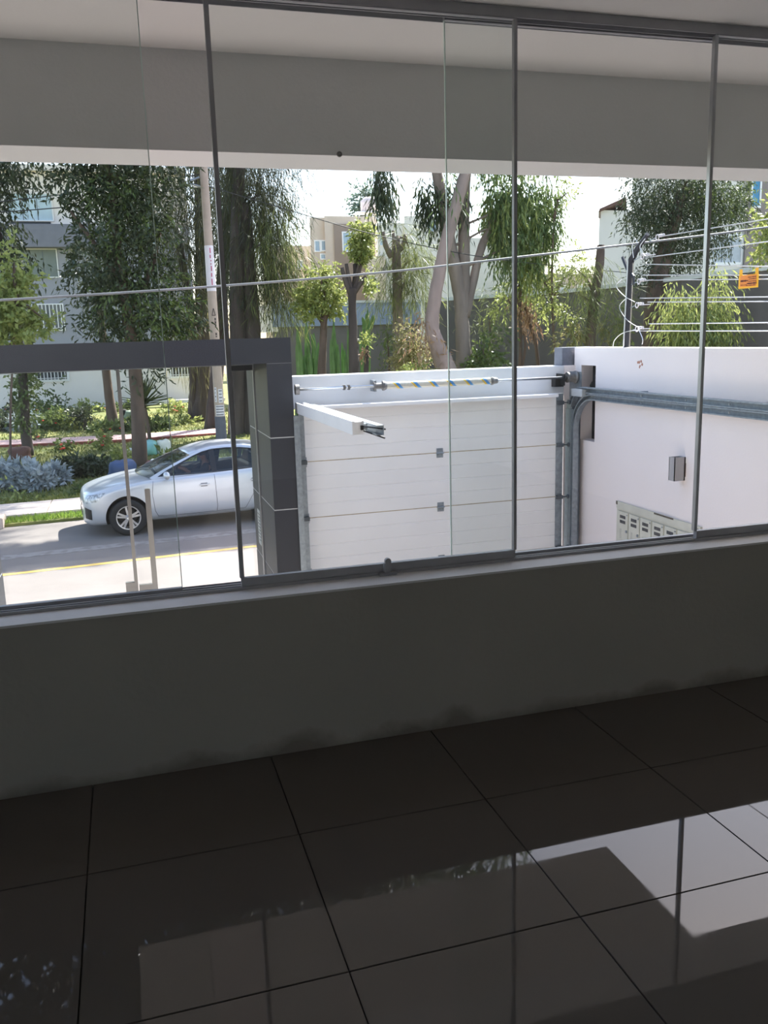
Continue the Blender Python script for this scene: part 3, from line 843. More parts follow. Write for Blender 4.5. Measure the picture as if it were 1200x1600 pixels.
for k in range(16):
    x0 = -7.4 + k * 1.45 + 0.01; x1 = x0 + 1.43
    b = MB(); z0, z1 = STREET + 0.09, STREET + 0.115
    b.add([(x0, ry(x0, 17.22), z0), (x1, ry(x1, 17.22), z0), (x1, ry(x1, 18.6), z0), (x0, ry(x0, 18.6), z0), (x0, ry(x0, 17.22), z1), (x1, ry(x1, 17.22), z1), (x1, ry(x1, 18.6), z1), (x0, ry(x0, 18.6), z1)],
          [(3, 2, 1, 0), (4, 5, 6, 7), (0, 1, 5, 4), (1, 2, 6, 5), (2, 3, 7, 6), (3, 0, 4, 7)])
    b.build('paving_slab', m_slab, sw)
kb = aty(-2, 824, 16.6)
tag(MB().box(kb.x - 0.55, aty(8, 820, 16.6).x, 16.35, 16.85, STREET, STREET + 0.2, b=0.015).build('kerb_stone', mat('kerb_pale', (190, 172, 162), 0.9, var=0.08)), 'pale concrete kerb stone at the edge of the grass verge', 'kerb')
# lawn
lw = MB()
nx, ny = 40, 30
for j in range(ny + 1):
    for i in range(nx + 1):
        x = -40 + 90 * i / nx; y0 = ry(x, 18.62); yv = y0 + (75 - y0) * (j / ny) ** 1.5
        lw.v.append((x, yv, lawn_z(min(yv, 46)) + (0.02 * math.sin(x * 1.7 + yv) if j else 0)))
for j in range(ny):
    for i in range(nx):
        k = j * (nx + 1) + i
        lw.f.append((k, k + 1, k + nx + 2, k + nx + 1)); lw.mi.append(0)
tag(lw.build('garden_lawn', m_grass, smooth=True), kind='structure')
# ================================================================== the silver saloon
from mathutils.bvhtree import BVHTree
CARZ = R(4.9)
fw = atz(204, 838, STREET)
hw = 0.89
cy, sy_ = math.cos(CARZ), math.sin(CARZ)
cloc = Vector((fw.x, fw.y, STREET)) + Vector((-sy_ * hw, cy * hw, 0))
car = thing('car', cloc, 'silver four-door saloon with alloy wheels parked across the street', 'car', rz=CARZ)
car.scale = (.95, .95, .95)
m_paint = mat('silver_paint', (190, 193, 199), 0.3, metal=0.4, var=0.02, coat=0.6)
m_cglass = glassmat('car_glass', (0.72, 0.75, 0.76), 1.0)
m_tyre = mat('tyre_rubber', (34, 33, 33), 0.8, var=0.1)
m_rim = mat('alloy', (196, 196, 198), 0.3, metal=0.8, var=0.05)
m_int = mat('car_interior', (40, 38, 38), 0.8, var=0.1)
WB, WR = 2.64, 0.325
def ip(x, t):
    return float(np.interp(x, [a for a, b in t], [b for a, b in t]))
YM = [(-0.90, .40), (-0.885, .56), (-0.84, .68), (-0.76, .77), (-0.6, .84), (-0.3, .88), (0, .89), (1.3, .895), (2.6, .89), (3.2, .86), (3.5, .79), (3.62, .62)]
ZB = [(-0.90, .24), (-0.8, .18), (-.5, .17), (0, .2), (1.3, .2), (2.6, .2), (3.2, .24), (3.62, .40)]
ZS = [(-0.90, .56), (-0.885, .64), (-0.84, .715), (-0.76, .76), (-0.5, .83), (0, .915), (.35, .965), (1.0, .985), (2.0, 1.03), (2.8, 1.06), (3.4, 1.05), (3.62, .92)]
ZT = [(-0.90, .58), (-0.885, .69), (-0.84, .76), (-0.76, .81), (-0.5, .885), (0, .965), (.35, 1.0), (.6, .99), (1.0, .985), (2.0, 1.03), (2.8, 1.07), (3.1, 1.11), (3.45, 1.10), (3.62, .96)]
ST = [-0.90, -0.885, -0.84, -0.76, -0.62, -0.45, -0.25, 0, .2, .35, .5, .7, 1.0, 1.3, 1.6, 2.0, 2.3, 2.64, 2.9, 3.1, 3.3, 3.45, 3.55, 3.62]
bm = bmesh.new()
rings = []
for x in ST:
    ym, zb, zs, ztp = ip(x, YM), ip(x, ZB), ip(x, ZS), ip(x, ZT)
    ysh = ym - 0.07
    hf = [(0, zb), (ym * .8, zb), (ym * .965, zb + .07), (ym * .995, zb + .22), (ym, zb + .40 if zb + .40 < zs - .12 else (zb + zs) / 2), (ym * .985, zs - .05), (ysh, zs), (ysh * .75, zs + (ztp - zs) * .6), (ysh * .4, zs + (ztp - zs) * .92), (0, ztp)]
    full = [(-y, z) for (y, z) in hf] + [(y, z) for (y, z) in hf[-2:0:-1]]
    rings.append([bm.verts.new((x * .82 if x < 0 else x, y, z)) for (y, z) in full])
n = len(rings[0])
for a, b in zip(rings[:-1], rings[1:]):
    for k in range(n):
        bm.faces.new((a[k], a[(k + 1) % n], b[(k + 1) % n], b[k]))
bm.faces.new(rings[0][::-1]); bm.faces.new(rings[-1])
bmesh.ops.recalc_face_normals(bm, faces=bm.faces)
me = bpy.data.meshes.new('tmp'); bm.to_mesh(me); bm.free()
me.materials.append(m_paint)
tmp = bpy.data.objects.new('tmp', me); COL.objects.link(tmp)
sb = tmp.modifiers.new('s', 'SUBSURF'); sb.levels = 2; sb.render_levels = 2
cut = MB()
for wx in (0, WB):
    for s in (-1, 1):
        ys = sorted((s * 0.62, s * 1.1))
        cut.lathe([(0.0, ys[0]), (WR + 0.055, ys[0]), (WR + 0.055, ys[1]), (0.0, ys[1])], (wx, 0, WR + 0.01), 'y', 40)
cto = cut.build('cut', m_black)
bo = tmp.modifiers.new('b', 'BOOLEAN'); bo.operation = 'DIFFERENCE'; bo.object = cto; bo.solver = 'EXACT'
try:
    bo.material_mode = 'TRANSFER'
except Exception:
    pass
bpy.context.view_layer.update()
dg = bpy.context.evaluated_depsgraph_get()
bme = bpy.data.meshes.new_from_object(tmp.evaluated_get(dg))
bpy.data.objects.remove(tmp); bpy.data.objects.remove(cto)
bme.materials.append(m_int)
ii = len(bme.materials) - 1
for p in bme.polygons:
    c = p.center
    if .62 < c.x < 2.85 and abs(c.y) < .76 and c.z > .9 and p.normal.z > .7:
        p.material_index = ii
    p.use_smooth = True
bme.name = 'body'
body = bpy.data.objects.new('body', bme); COL.objects.link(body); body.parent = car
smooth_angle(body, 40)
bvh = BVHTree.FromPolygons([v.co.copy() for v in bme.vertices], [tuple(p.vertices) for p in bme.polygons])
def side(x, z, off=0.004, s=-1):
    h = bvh.ray_cast(Vector((x, s * 2.0, z)), Vector((0, -s, 0)))
    if h[0] is None:
        h = bvh.find_nearest(Vector((x, s * .9, z)))
    return h[0] + h[1] * off
def patch(quad, nu, nv, off=0.005, s=-1):
    """quad of (x,z) corners projected on to the flank"""
    m = MB()
    a, b, c, d = [Vector((q[0], q[1])) for q in quad]
    for j in range(nv + 1):
        for i in range(nu + 1):
            u, v = i / nu, j / nv
            p = (a * (1 - u) + b * u) * (1 - v) + (d * (1 - u) + c * u) * v
            m.v.append(tuple(side(p.x, p.y, off, s)))
    for j in range(nv):
        for i in range(nu):
            k = j * (nu + 1) + i
            m.f.append((k, k + 1, k + nu + 2, k + nu + 1)); m.mi.append(0)
    return m
def C(m, name, mt, parent=car, **k):
    return m.build(name, mt, parent, local=True, **k)
m_gap = mat('panel_gap', (46, 48, 52), 0.7)
def seam(pts, r=0.004, s=-1):
    P = []
    for (a, b) in zip(pts[:-1], pts[1:]):
        for k in range(6):
            t = k / 6; P.append(side(a[0] + (b[0] - a[0]) * t, a[1] + (b[1] - a[1]) * t, 0.0, s))
    P.append(side(*pts[-1], 0.0, s))
    return MB().tube(P, r, 5)
for s in (-1, 1):
    C(seam([(.47, .93), (.44, .7), (.47, .40), (.52, .30)], s=s), 'door_gap', m_gap)
    C(seam([(1.56, .97), (1.57, .7), (1.58, .40), (1.57, .30)], s=s), 'door_gap', m_gap)
    C(seam([(2.46, .99), (2.44, .82), (2.28, .60), (2.17, .42), (2.10, .30)], s=s), 'door_gap', m_gap)
    C(seam([(.52, .30), (1.0, .29), (1.46, .29), (2.10, .30)], s=s), 'door_gap', m_gap)
    # character crease and handles
    for hx_ in (1.37, 2.30):
        zz = .80 + .02 * (hx_ - 1.27)
        p = side(hx_, zz, 0.0, s)
        hb = MB().box(p.x - .09, p.x + .09, min(p.y, p.y + s * .035), max(p.y, p.y + s * .035), zz - .014, zz + .014, b=.008)
        C(hb, 'door_handle', m_paint)
        C(patch([(hx_ - .07, zz - .035), (hx_ + .05, zz - .035), (hx_ + .05, zz + .03), (hx_ - .07, zz + .03)], 4, 3, .001, s), 'handle_cup', mat('cup_shade_grey', (120, 122, 128), 0.5, metal=.4))  # grey patch painting the shade in the hollow behind the handle
    # lamps
    hl = C(patch([(-0.69, .60), (-0.50, .645), (-0.34, .80), (-0.69, .735)], 8, 5, .006, s), 'headlight', mat('headlamp_lens', (214, 218, 224), 0.12, var=0.5, scale=22, col2=(120, 124, 130), coat=0.8), smooth=True)
    C(patch([(-0.70, .34), (-0.60, .32), (-0.60, .50), (-0.70, .54)], 4, 4, .004, s), 'fog_lamp', m_black)
    C(patch([(3.32, .78), (3.55, .80), (3.55, .95), (3.28, .98)], 5, 4, .005, s), 'tail_light', mat('tail_red', (150, 20, 20), 0.2))
    # sill strip
    C(seam([(.42, .245), (1.2, .24), (2.2, .245)], .016, s), 'sill_trim', mat('sill_grey', (120, 122, 126), 0.5))
# bumper grille
gm = MB().box(-0.742, -0.70, -.36, .42, .34, .44, b=.01)
gm.box(-0.740, -0.69, -.32, .38, .52, .57, b=.008)
C(gm, 'grille', m_black)
# greenhouse
def gy(z, x):
    b = ip(x, ZS) - .01
    t = (z - b) / .43
    return .805 - .20 * t - .03 * t * t
RL = [(.42, .985), (.60, 1.075), (.80, 1.165), (1.0, 1.25), (1.18, 1.32), (1.38, 1.385), (1.58, 1.425), (1.85, 1.44), (2.1, 1.43), (2.45, 1.385), (2.75, 1.30), (3.0, 1.20), (3.22, 1.09)]
BL = [(3.22, 1.055), (2.8, 1.045), (2.0, 1.015), (1.2, .985), (.7, .965), (.46, .955)]
W_F = [(.80, 1.012), (.93, 1.135), (1.07, 1.215), (1.21, 1.283), (1.37, 1.342), (1.53, 1.385), (1.53, 1.015)]
W_T = [(.60, 1.005), (.74, 1.082), (.84, 1.13), (.75, 1.01)]
W_R = [(1.62, 1.02), (1.62, 1.392), (1.80, 1.395), (2.08, 1.385), (2.34, 1.35), (2.34, 1.055), (2.0, 1.035)]
W_Q = [(2.42, 1.065), (2.42, 1.325), (2.6, 1.255), (2.80, 1.15), (2.86, 1.09)]
def poly_fill(loops, yf, m, name, s, off=0.0):
    bm = bmesh.new(); ed = []
    for lp in loops:
        vs = [bm.verts.new((x, 0, z)) for (x, z) in lp]
        for k in range(len(vs)):
            ed.append(bm.edges.new((vs[k], vs[(k + 1) % len(vs)])))
    bmesh.ops.triangle_fill(bm, use_beauty=True, use_dissolve=False, edges=ed)
    for v in bm.verts:
        v.co.y = s * (yf(v.co.z, v.co.x) + off)
    me = bpy.data.meshes.new(name); bm.to_mesh(me); bm.free()
    me.materials.append(m)
    o = bpy.data.objects.new(name, me); COL.objects.link(o); o.parent = car
    sd_ = o.modifiers.new('t', 'SOLIDIFY'); sd_.thickness = 0.012; sd_.offset = 0
    return o
m_trim = mat('window_trim', (26, 26, 28), 0.4)
for s in (-1, 1):
    poly_fill([RL + BL, W_F, W_R, W_Q, W_T], gy, m_paint, 'window_frame', s)
    sur = [(.56, .995), (.74, 1.098), (.92, 1.175), (1.08, 1.245), (1.22, 1.305), (1.40, 1.368), (1.58, 1.402), (1.85, 1.412), (2.10, 1.40), (2.38, 1.362), (2.62, 1.272), (2.84, 1.155), (2.92, 1.075), (2.0, 1.012), (1.2, .995)]
    poly_fill([sur, W_F, W_R, W_Q, W_T], gy, m_trim, 'window_surround', s, .007)
    for Wd in (W_F, W_R, W_Q, W_T):
        poly_fill([Wd], gy, m_cglass, 'side_window', s, -.004)
def grid(rows, name, m, smooth=True):
    g = MB()
    nu = len(rows[0])
    for r_ in rows: g.v += [tuple(p) for p in r_]
    for j in range(len(rows) - 1):
        for i in range(nu - 1):
            k = j * nu + i
            g.f.append((k, k + 1, k + nu + 1, k + nu)); g.mi.append(0)
    o = C(g, name, m, smooth=smooth)
    sd_ = o.modifiers.new('t', 'SOLIDIFY'); sd_.thickness = 0.012; sd_.offset = 0
    return o
def arc(xe, ze, bulge, fwd, nn=9):
    ye = gy(ze, xe)
    out = []
    for i in range(nn):
        u = -1 + 2 * i / (nn - 1)
        out.append((xe + fwd * (1 - u * u), u * ye, ze + bulge * (1 - u * u) ** 0.8))
    return out
grid([arc(x, z, .035, f) for (x, z, f) in ((1.18, 1.32, -.08), (1.38, 1.385, -.04), (1.58, 1.425, 0), (1.85, 1.44, 0), (2.1, 1.43, 0), (2.45, 1.385, .05))], 'roof', m_paint)
grid([arc(x, z, b, f) for (x, z, b, f) in ((.42, .985, .015, -.16), (.60, 1.075, .02, -.14), (.80, 1.165, .025, -.12), (1.0, 1.25, .03, -.10), (1.18, 1.32, .035, -.08))], 'windscreen', m_cglass)
grid([arc(x, z, b, f) for (x, z, b, f) in ((2.45, 1.385, .035, .05), (2.75, 1.30, .03, .08), (3.0, 1.20, .02, .10), (3.22, 1.09, .01, .10))], 'rear_window', m_cglass)
# mirrors
for s in (-1, 1):
    mm = MB()
    c = Vector((.70, s * .97, 1.03))
    mm.lathe([(.001, -.10), (.055, -.085), (.072, -.03), (.07, .04), (.04, .09), (.001, .10)], c, 'y', 14)
    mo = C(mm, 'wing_mirror', m_paint, smooth=True)
    for v in mo.data.vertices:
        v.co.x = c.x + (v.co.x - c.x) * .8
    C(MB().tube([(.75, s * .80, .99), (.72, s * .93, 1.01)], .022, 8), 'mirror_stalk', m_trim)
# wheels
def wheel(x, s):
    t0 = MB().lathe([(.205, -.09), (.215, -.105), (.29, -.11), (.315, -.095), (.325, -.06), (.325, .06), (.315, .095), (.29, .11), (.215, .105), (.205, .09)], (x, s * .785, WR), 'y', 40)
    wo = C(t0, 'wheel', m_tyre, smooth=True)
    y = s * .785
    rim = MB().lathe([(.206, -.09 * s), (.206, .085 * s), (.213, .105 * s), (.196, .103 * s), (.190, .06 * s), (.186, -.08 * s)], (x, y, WR), 'y', 40)
    rim.lathe([(.001, .085 * s), (.035, .09 * s), (.055, .075 * s), (.055, .03 * s)], (x, y, WR), 'y', 20)
    for k in range(5):
        for dA in (-.17, .17):
            a0 = 2 * math.pi * k / 5 + math.pi / 2
            p0 = Vector((math.cos(a0 + dA * .9) * .045, 0, math.sin(a0 + dA * .9) * .045)); p1 = Vector((math.cos(a0 + dA) * .195, 0, math.sin(a0 + dA) * .195))
            c = (p0 + p1) / 2 + Vector((x, y + s * .075, WR)); d = (p1 - p0) / 2
            pr = Vector((-d.z, 0, d.x)).normalized() * .017
            rim.obox(c, d, pr, Vector((0, .014, 0)))
    C(rim, 'alloy_rim', m_rim, wo)
    C(MB().lathe([(.001, -.02 * s), (.15, -.02 * s), (.15, 0.0), (.001, 0.0)], (x, y, WR), 'y', 24), 'brake_disc', mat('brake_dark', (58, 58, 60), 0.5, metal=.5), wo)
for x in (0, WB):
    for s in (-1, 1):
        wheel(x, s)
# cabin
def seat(x, y):
    st = MB()
    st.obox((x + .18, y, 1.02), Vector((.05, 0, 0)), Vector((0, .22, 0)), Vector((.07, 0, .24)))
    st.obox((x + .28, y, 1.29), Vector((.045, 0, 0)), Vector((0, .12, 0)), Vector((.02, 0, .075)))
    C(st, 'seat', m_int)
seat(1.42, -.36); seat(1.42, .36)
C(MB().obox((2.45, 0, 1.08), Vector((.06, 0, 0)), Vector((0, .62, 0)), Vector((.06, 0, .12))).box(2.5, 2.56, -.5, -.25, 1.18, 1.30, b=.02).box(2.5, 2.56, .25, .5, 1.18, 1.30, b=.02), 'rear_bench', m_int)
C(MB().box(.56, .86, -.66, .66, .95, 1.03, b=.03), 'dashboard', m_int)
swp = [(.93 + .06 * math.cos(a), -.37 + .18 * math.sin(a), 1.02 + .17 * math.cos(a)) for a in [2 * math.pi * k / 24 for k in range(25)]]
C(MB().tube(swp, .014, 6, cap=False).tube([(.93, -.55, 1.02), (.93, -.19, 1.02)], .012, 6), 'steering_wheel', m_black)
# ------------------------------------------------------------------ the driver
def skin_mesh(nodes, edges, sub=2):
    me = bpy.data.meshes.new('tmp')
    me.from_pydata([q[0] for q in nodes], edges, [])
    o = bpy.data.objects.new('tmp', me); COL.objects.link(o)
    sk = o.modifiers.new('k', 'SKIN'); sk.use_smooth_shade = True
    ss = o.modifiers.new('s', 'SUBSURF'); ss.levels = sub; ss.render_levels = sub
    for i, d in enumerate(me.skin_vertices[0].data):
        r_ = nodes[i][1]
        d.radius = r_ if hasattr(r_, '__len__') else (r_, r_)
        d.use_root = (i == 0)
    bpy.context.view_layer.update()
    dg = bpy.context.evaluated_depsgraph_get()
    out = bpy.data.meshes.new_from_object(o.evaluated_get(dg))
    bpy.data.objects.remove(o)
    return out
dv = thing('person', cloc + Matrix.Rotation(CARZ, 3, 'Z') @ (Vector((1.45, -.37, .55)) * .95), 'driver in a dark shirt gripping the steering wheel of the silver car', 'person', rz=CARZ)
dv.scale = (.95, .95, .95)
N = []; Ed = []
def nd(p, r_, par=None):
    N.append((Vector(p) - Vector((1.45, -.37, .55)), r_)); i = len(N) - 1
    if par is not None: Ed.append((par, i))
    return i
pel = nd((1.47, -.37, .62), .13)
bel = nd((1.50, -.37, .82), .13, pel)
che = nd((1.52, -.37, 1.00), (.14, .12), bel)
nkb = nd((1.50, -.37, 1.13), .07, che)
nk = nd((1.48, -.37, 1.19), .05, nkb)
jaw = nd((1.455, -.37, 1.235), .062, nk)
hdn = nd((1.455, -.37, 1.29), .088, jaw)
top_ = nd((1.46, -.37, 1.345), .072, hdn)
nose = nd((1.362, -.37, 1.275), .014, hdn)
for s in (-1, 1):
    sh = nd((1.51, -.37 + s * .19, 1.07), .062, che)
    el = nd((1.27, -.37 + s * .24, .93), .044, sh)
    wr = nd((1.06, -.37 + s * .17, 1.06), .030, el)
    pa = nd((.99, -.37 + s * .165, 1.09), (.034, .022), wr)
    th = nd((.98, -.37 + s * .12, 1.10), .011, pa)
    for q in range(4):
        f1 = nd((.945, -.37 + s * (.165 + .012 * (q - 1.5)), 1.075 + .018 * q), .010, pa)
        nd((.925, -.37 + s * (.15 + .012 * (q - 1.5)), 1.06 + .018 * q), .008, f1)
    hp = nd((1.40, -.37 + s * .10, .60), .10, pel)
    kn = nd((1.02, -.37 + s * .14, .70), .075, hp)
    an = nd((.80, -.37 + s * .14, .38), .05, kn)
    nd((.68, -.37 + s * .14, .33), .04, an)
pm = skin_mesh(N, Ed)
m_skin = mat('skin', (168, 116, 90), 0.55, var=0.05)
m_trou = mat('trousers', (44, 46, 60), 0.85)
pm.materials.append(m_skin); pm.materials.append(m_trou)
for p in pm.polygons:
    p.use_smooth = True
    if p.center.z < .22: p.material_index = 1
pm.name = 'body'
po = bpy.data.objects.new('body', pm); COL.objects.link(po); po.parent = dv
Ns, Es = N, Ed
N = []; Ed = []
a = nd((1.49, -.37, .72), .145); b_ = nd((1.51, -.37, .85), .14, a); c_ = nd((1.525, -.37, 1.0), (.15, .13), b_); nd((1.505, -.37, 1.12), .08, c_)
for s in (-1, 1):
    s1 = nd((1.51, -.37 + s * .19, 1.07), .072, c_); s2 = nd((1.30, -.37 + s * .235, .945), .056, s1); nd((1.16, -.37 + s * .205, 1.0), .044, s2)
sm = skin_mesh(N, Ed)
sm.materials.append(mat('shirt', (58, 48, 52), 0.85)); sm.name = 'shirt'
so_ = bpy.data.objects.new('shirt', sm); COL.objects.link(so_); so_.parent = dv
hm = MB()
hc = Vector((.02, 0, .755))
for (r_, h) in ((0, 0),): pass
hm.lathe([(.096, -.03), (.099, .0), (.092, .04), (.066, .082), (.001, .10)], hc, 'z', 18)
ho_ = hm.build('hair', mat('hair_dark', (30, 24, 22), 0.7), dv, local=True, smooth=True)
for s in (-1, 1):
    MB().lathe([(.001, -.008), (.010, -.006), (.012, 0), (.008, .006), (.001, .008)], (-.070, s * .035, .735), 'z', 8).build('eye', m_black, dv, local=True)
    MB().lathe([(.001, -.012), (.02, -.008), (.026, 0), (.018, .01), (.001, .012)], (.012, s * .086, .725), 'y', 10).build('ear', m_skin, dv, local=True)
MB().box(-.085, -.075, -.022, .022, .672, .680, b=.003).build('mouth', mat('lips', (120, 70, 62), 0.6), dv, local=True)
# ================================================================== buildings and walls beyond the street
m_bframe = mat('window_frame_white', (236, 234, 232), 0.5, var=0.03)
m_bglass = mat('far_window_glass', (150, 170, 186), 0.15, var=0.15, scale=1.5, spec=0.8)
m_bdark = mat('dark_opening', (44, 46, 50), 0.5, var=0.2)
def bwindow(parent, px0, px1, py0, py1, Y, panes=1, glass=None, fr=0.07, bars=0, sill=True):
    a = aty(px0, py1, Y); b = aty(px1, py0, Y)
    x0, x1, z0, z1 = a.x, b.x, a.z, b.z
    f = MB()
    f.box(x0 - fr, x0, Y - .05, Y + .02, z0 - fr, z1 + fr).box(x1, x1 + fr, Y - .05, Y + .02, z0 - fr, z1 + fr)
    f.box(x0, x1, Y - .05, Y + .02, z1, z1 + fr).box(x0, x1, Y - .07, Y + .02, z0 - fr, z0)
    fo = f.build('window', m_bframe, parent)
    for k in range(panes):
        u0 = x0 + (x1 - x0) * k / panes + (.015 if k else 0); u1 = x0 + (x1 - x0) * (k + 1) / panes - .015
        MB().box(u0, u1, Y - .015, Y - .005, z0, z1).build('pane', glass or m_bglass, fo)
        if k: MB().box(u0 - .03, u0, Y - .03, Y, z0, z1).build('mullion', m_trackb, fo)
    for k in range(bars):
        u = x0 + (x1 - x0) * (k + .5) / bars
        MB().box(u - .018, u + .018, Y - .12, Y - .09, z0 - .04, z1 + .04).build('bar', m_bframe, fo)
    if bars:
        MB().box(x0 - .03, x1 + .03, Y - .12, Y - .09, z0 + .05, z0 + .08).build('bar_rail', m_bframe, fo)
    return fo
m_trackb = mat('far_mullion', (96, 104, 112), 0.5)
# -- the grey apartment block behind the garden
YA = 43.0
xa0 = aty(-160, 500, YA).x; xa1 = aty(312, 600, YA).x
zr = aty(60, 268, YA).z
ab = thing('apartment_building', ((xa0 + xa1) / 2, YA + 5, lawn_z(46)), 'pale grey apartment building with barred ground windows behind the garden', 'building')
m_lav = mat('facade_white', (232, 222, 214), 0.85, var=0.03, scale=1)
m_gry = mat('facade_grey', (150, 150, 158), 0.85, var=0.05, scale=1.5)
zl = aty(50, 575, YA).z
MB().box(xa0, xa1, YA, YA + 11, lawn_z(46) - .3, zl).build('ground_floor_wall', m_lav, ab)
zm = aty(50, 352, YA).z
MB().box(xa0, xa1, YA, YA + 11, zl, zm).build('middle_wall', m_gry, ab)
MB().box(xa0, xa1, YA, YA + 11, zm, zr).build('upper_wall', m_lav, ab)
g0 = aty(-160, 388, YA).z
MB().box(xa0, aty(152, 380, YA).x, YA - .55, YA, g0, zm, b=.02).build('balcony_front', mat('balcony_grey', (124, 124, 134), 0.85, var=0.05), ab)
MB().box(xa0, xa1, YA - .3, YA + 11.2, zr, zr + .25).build('roof_edge', m_lav, ab)
cur = mat('curtain_pale', (186, 204, 212), 0.5, var=0.06, scale=2)
bwindow(ab, 14, 79, 304, 344, YA, 3, cur, .04)
a_ = aty(14, 352, YA); b_ = aty(79, 345, YA)
MB().box(a_.x, b_.x, YA - .03, YA, a_.z, b_.z - .05).build('sill_shadow_board', m_bdark, ab)  # dark board standing for the shadow below the window
bwindow(ab, 27, 87, 390, 433, YA, 3, mat('curtain_grey', (118, 126, 122), 0.5, var=0.12, scale=2), .04)
bwindow(ab, 55, 97, 476, 516, YA, 2, mat('curtain_dull', (120, 122, 122), 0.5, var=0.15, scale=3), .05, bars=8)
bwindow(ab, 56, 103, 570, 594, YA, 3, m_bdark, .1, bars=9)
bwindow(ab, 268, 304, 570, 588, YA, 2, m_bdark, .1, bars=8)
bwindow(ab, 228, 246, 350, 380, YA, 2, m_bglass, .05)
bk = tag(MB().box(xa0, xa1 + 1, YA - 1.6, YA - 1.35, lawn_z(41.5) - .1, lawn_z(41.5) + .14, b=.01).build('bed_kerb', mat('kerb_white', (226, 220, 214), 0.8)), 'white painted kerb of the flower bed along the apartment wall', 'kerb')
# -- brick path through the garden
m_path = mat('brick_path', (206, 172, 166), 0.9, var=0.12, scale=14)
pa = MB(); pk = MB()
pf = [atg(x, y) for (x, y) in ((-40, 701), (100, 695), (200, 690), (350, 679))]
pr = [atg(x, y) for (x, y) in ((-40, 693), (100, 687), (200, 682), (350, 672))]
for k in range(3):
    q = [pf[k], pf[k + 1], pr[k + 1], pr[k]]
    pa.prism([p + Vector((0, 0, .0)) for p in q], (0, 0, .07))
    pk.prism([pf[k] + Vector((0, -.12, -.02)), pf[k + 1] + Vector((0, -.12, -.02)), pf[k + 1] + Vector((0, -.005, -.02)), pf[k] + Vector((0, -.005, -.02))], (0, 0, .10))
pth = tag(pa.build('garden_path', m_path), kind='structure')
pk.build('path_edging', mat('brick_edging', (136, 70, 62), 0.9, var=0.15, scale=10), pth)

# -- boundary walls behind the trees
def wallseg(m, a, b, z0, z1, t=.25):
    a = Vector((*a, 0)); b = Vector((*b, 0)); d = (b - a).normalized(); nn = Vector((-d.y, d.x, 0)) * t
    return m.prism([Vector((a.x, a.y, z0)), Vector((b.x, b.y, z0)), Vector((b.x, b.y, z0)) + nn, Vector((a.x, a.y, z0)) + nn], (0, 0, z1 - z0))
zband = aty(560, 508, 38.4).z
ga_ = thing('garden_wall', (9.8, 38.6, lawn_z(46)), 'tall plastered wall with a blue-grey painted upper band behind the cacti', 'wall')
wallseg(MB(), (6.45, 38.35), (13.4, 38.9), lawn_z(46) - .3, zband).build('lower_wall', mat('plaster_brown', (112, 106, 104), 0.95, var=0.12, scale=1.5, bump=0.4, bscale=20), ga_)
wallseg(MB(), (6.40, 38.25), (13.4, 38.8), zband, 3.02).build('painted_band', mat('band_blue', (142, 152, 176), 0.85, var=0.08, scale=1.5), ga_)
wallseg(MB(), (6.30, 38.20), (13.45, 38.75), 3.02, 3.12, .4).build('coping', m_joint, ga_)
wallseg(MB(), (5.95, 42.0), (6.40, 38.30), zband - .2, 3.02).build('return_wall', m_lav, ga_)
gb_ = thing('boundary_wall', (16.8, 28, lawn_z(40)), 'long dark plastered wall with a pale coping behind the saplings', 'wall')
m_dkp = mat('plaster_dark', (98, 92, 92), 0.95, var=0.1, scale=1.2, bump=0.4, bscale=20)
for (a, b) in (((13.4, 38.2), (17.0, 32.2)), ((17.0, 32.2), (17.45, 27.0)), ((17.45, 27.0), (17.4, 19.2))):
    wallseg(MB(), a, b, lawn_z(30) - .4, 2.98).build('wall_panel', m_dkp, gb_)
    wallseg(MB(), (a[0] - .05, a[1]), (b[0] - .05, b[1]), 2.98, 3.12, .4).build('coping', m_joint, gb_)
    wallseg(MB(), (a[0] - .06, a[1]), (b[0] - .06, b[1]), lawn_z(30) - .4, -1.0, .1).build('plinth', mat('plinth_dark', (70, 66, 68), 0.95, var=0.15), gb_)

# -- distant houses
def block(parent, name, px0, px1, pyt, Y, dep, m, ref=450):
    if parent.name.startswith('far_house'): dep = min(dep, 3.2)
    a = aty(px0, ref, Y); b = aty(px1, ref, Y); z = aty((px0 + px1) / 2, pyt, Y).z
    k = (Y + dep) / Y
    fp = [(a.x, Y), (b.x, Y), (b.x * k + .3, Y + dep), (a.x * k + .3, Y + dep)]
    return MB().prism([Vector((u, v, -1.5)) for (u, v) in fp], (0, 0, z + 1.5)).build(name, m, parent), a.x, b.x, z
m_bei = mat('house_beige', (206, 188, 170), 0.85, var=0.04, scale=1)
m_brn = mat('house_brown', (150, 132, 118), 0.85, var=0.05, scale=1)
m_crm = mat('house_white', (224, 218, 208), 0.85, var=0.03, scale=1)
c = aty(450, 450, 62)
h1 = thing('far_house', (c.x, 64, -1.5), 'low beige house between the dark casuarina and the brown house', 'building')
block(h1, 'wall', 412, 492, 384, 62, 8, m_bei)
bwindow(h1, 436, 441, 460, 470, 62); bwindow(h1, 457, 463, 456, 470, 62); bwindow(h1, 467, 472, 453, 470, 62)
bwindow(h1, 424, 428, 400, 412, 62); bwindow(h1, 466, 472, 408, 420, 62)
block(h1, 'pilaster', 449, 456, 430, 61.9, .1, m_brn)
c = aty(540, 450, 54)
h2 = thing('far_house', (c.x, 58, -1.5), 'brown and beige two-storey house with white framed windows', 'building')
block(h2, 'wall', 488, 530, 340, 54, 9, m_bei)  # lit face of the house, sunlight put into its paler colour
block(h2, 'brown_wall', 525, 588, 350, 53.6, 9, m_brn)
block(h2, 'parapet', 511, 588, 338, 53.7, 9.2, m_bei)
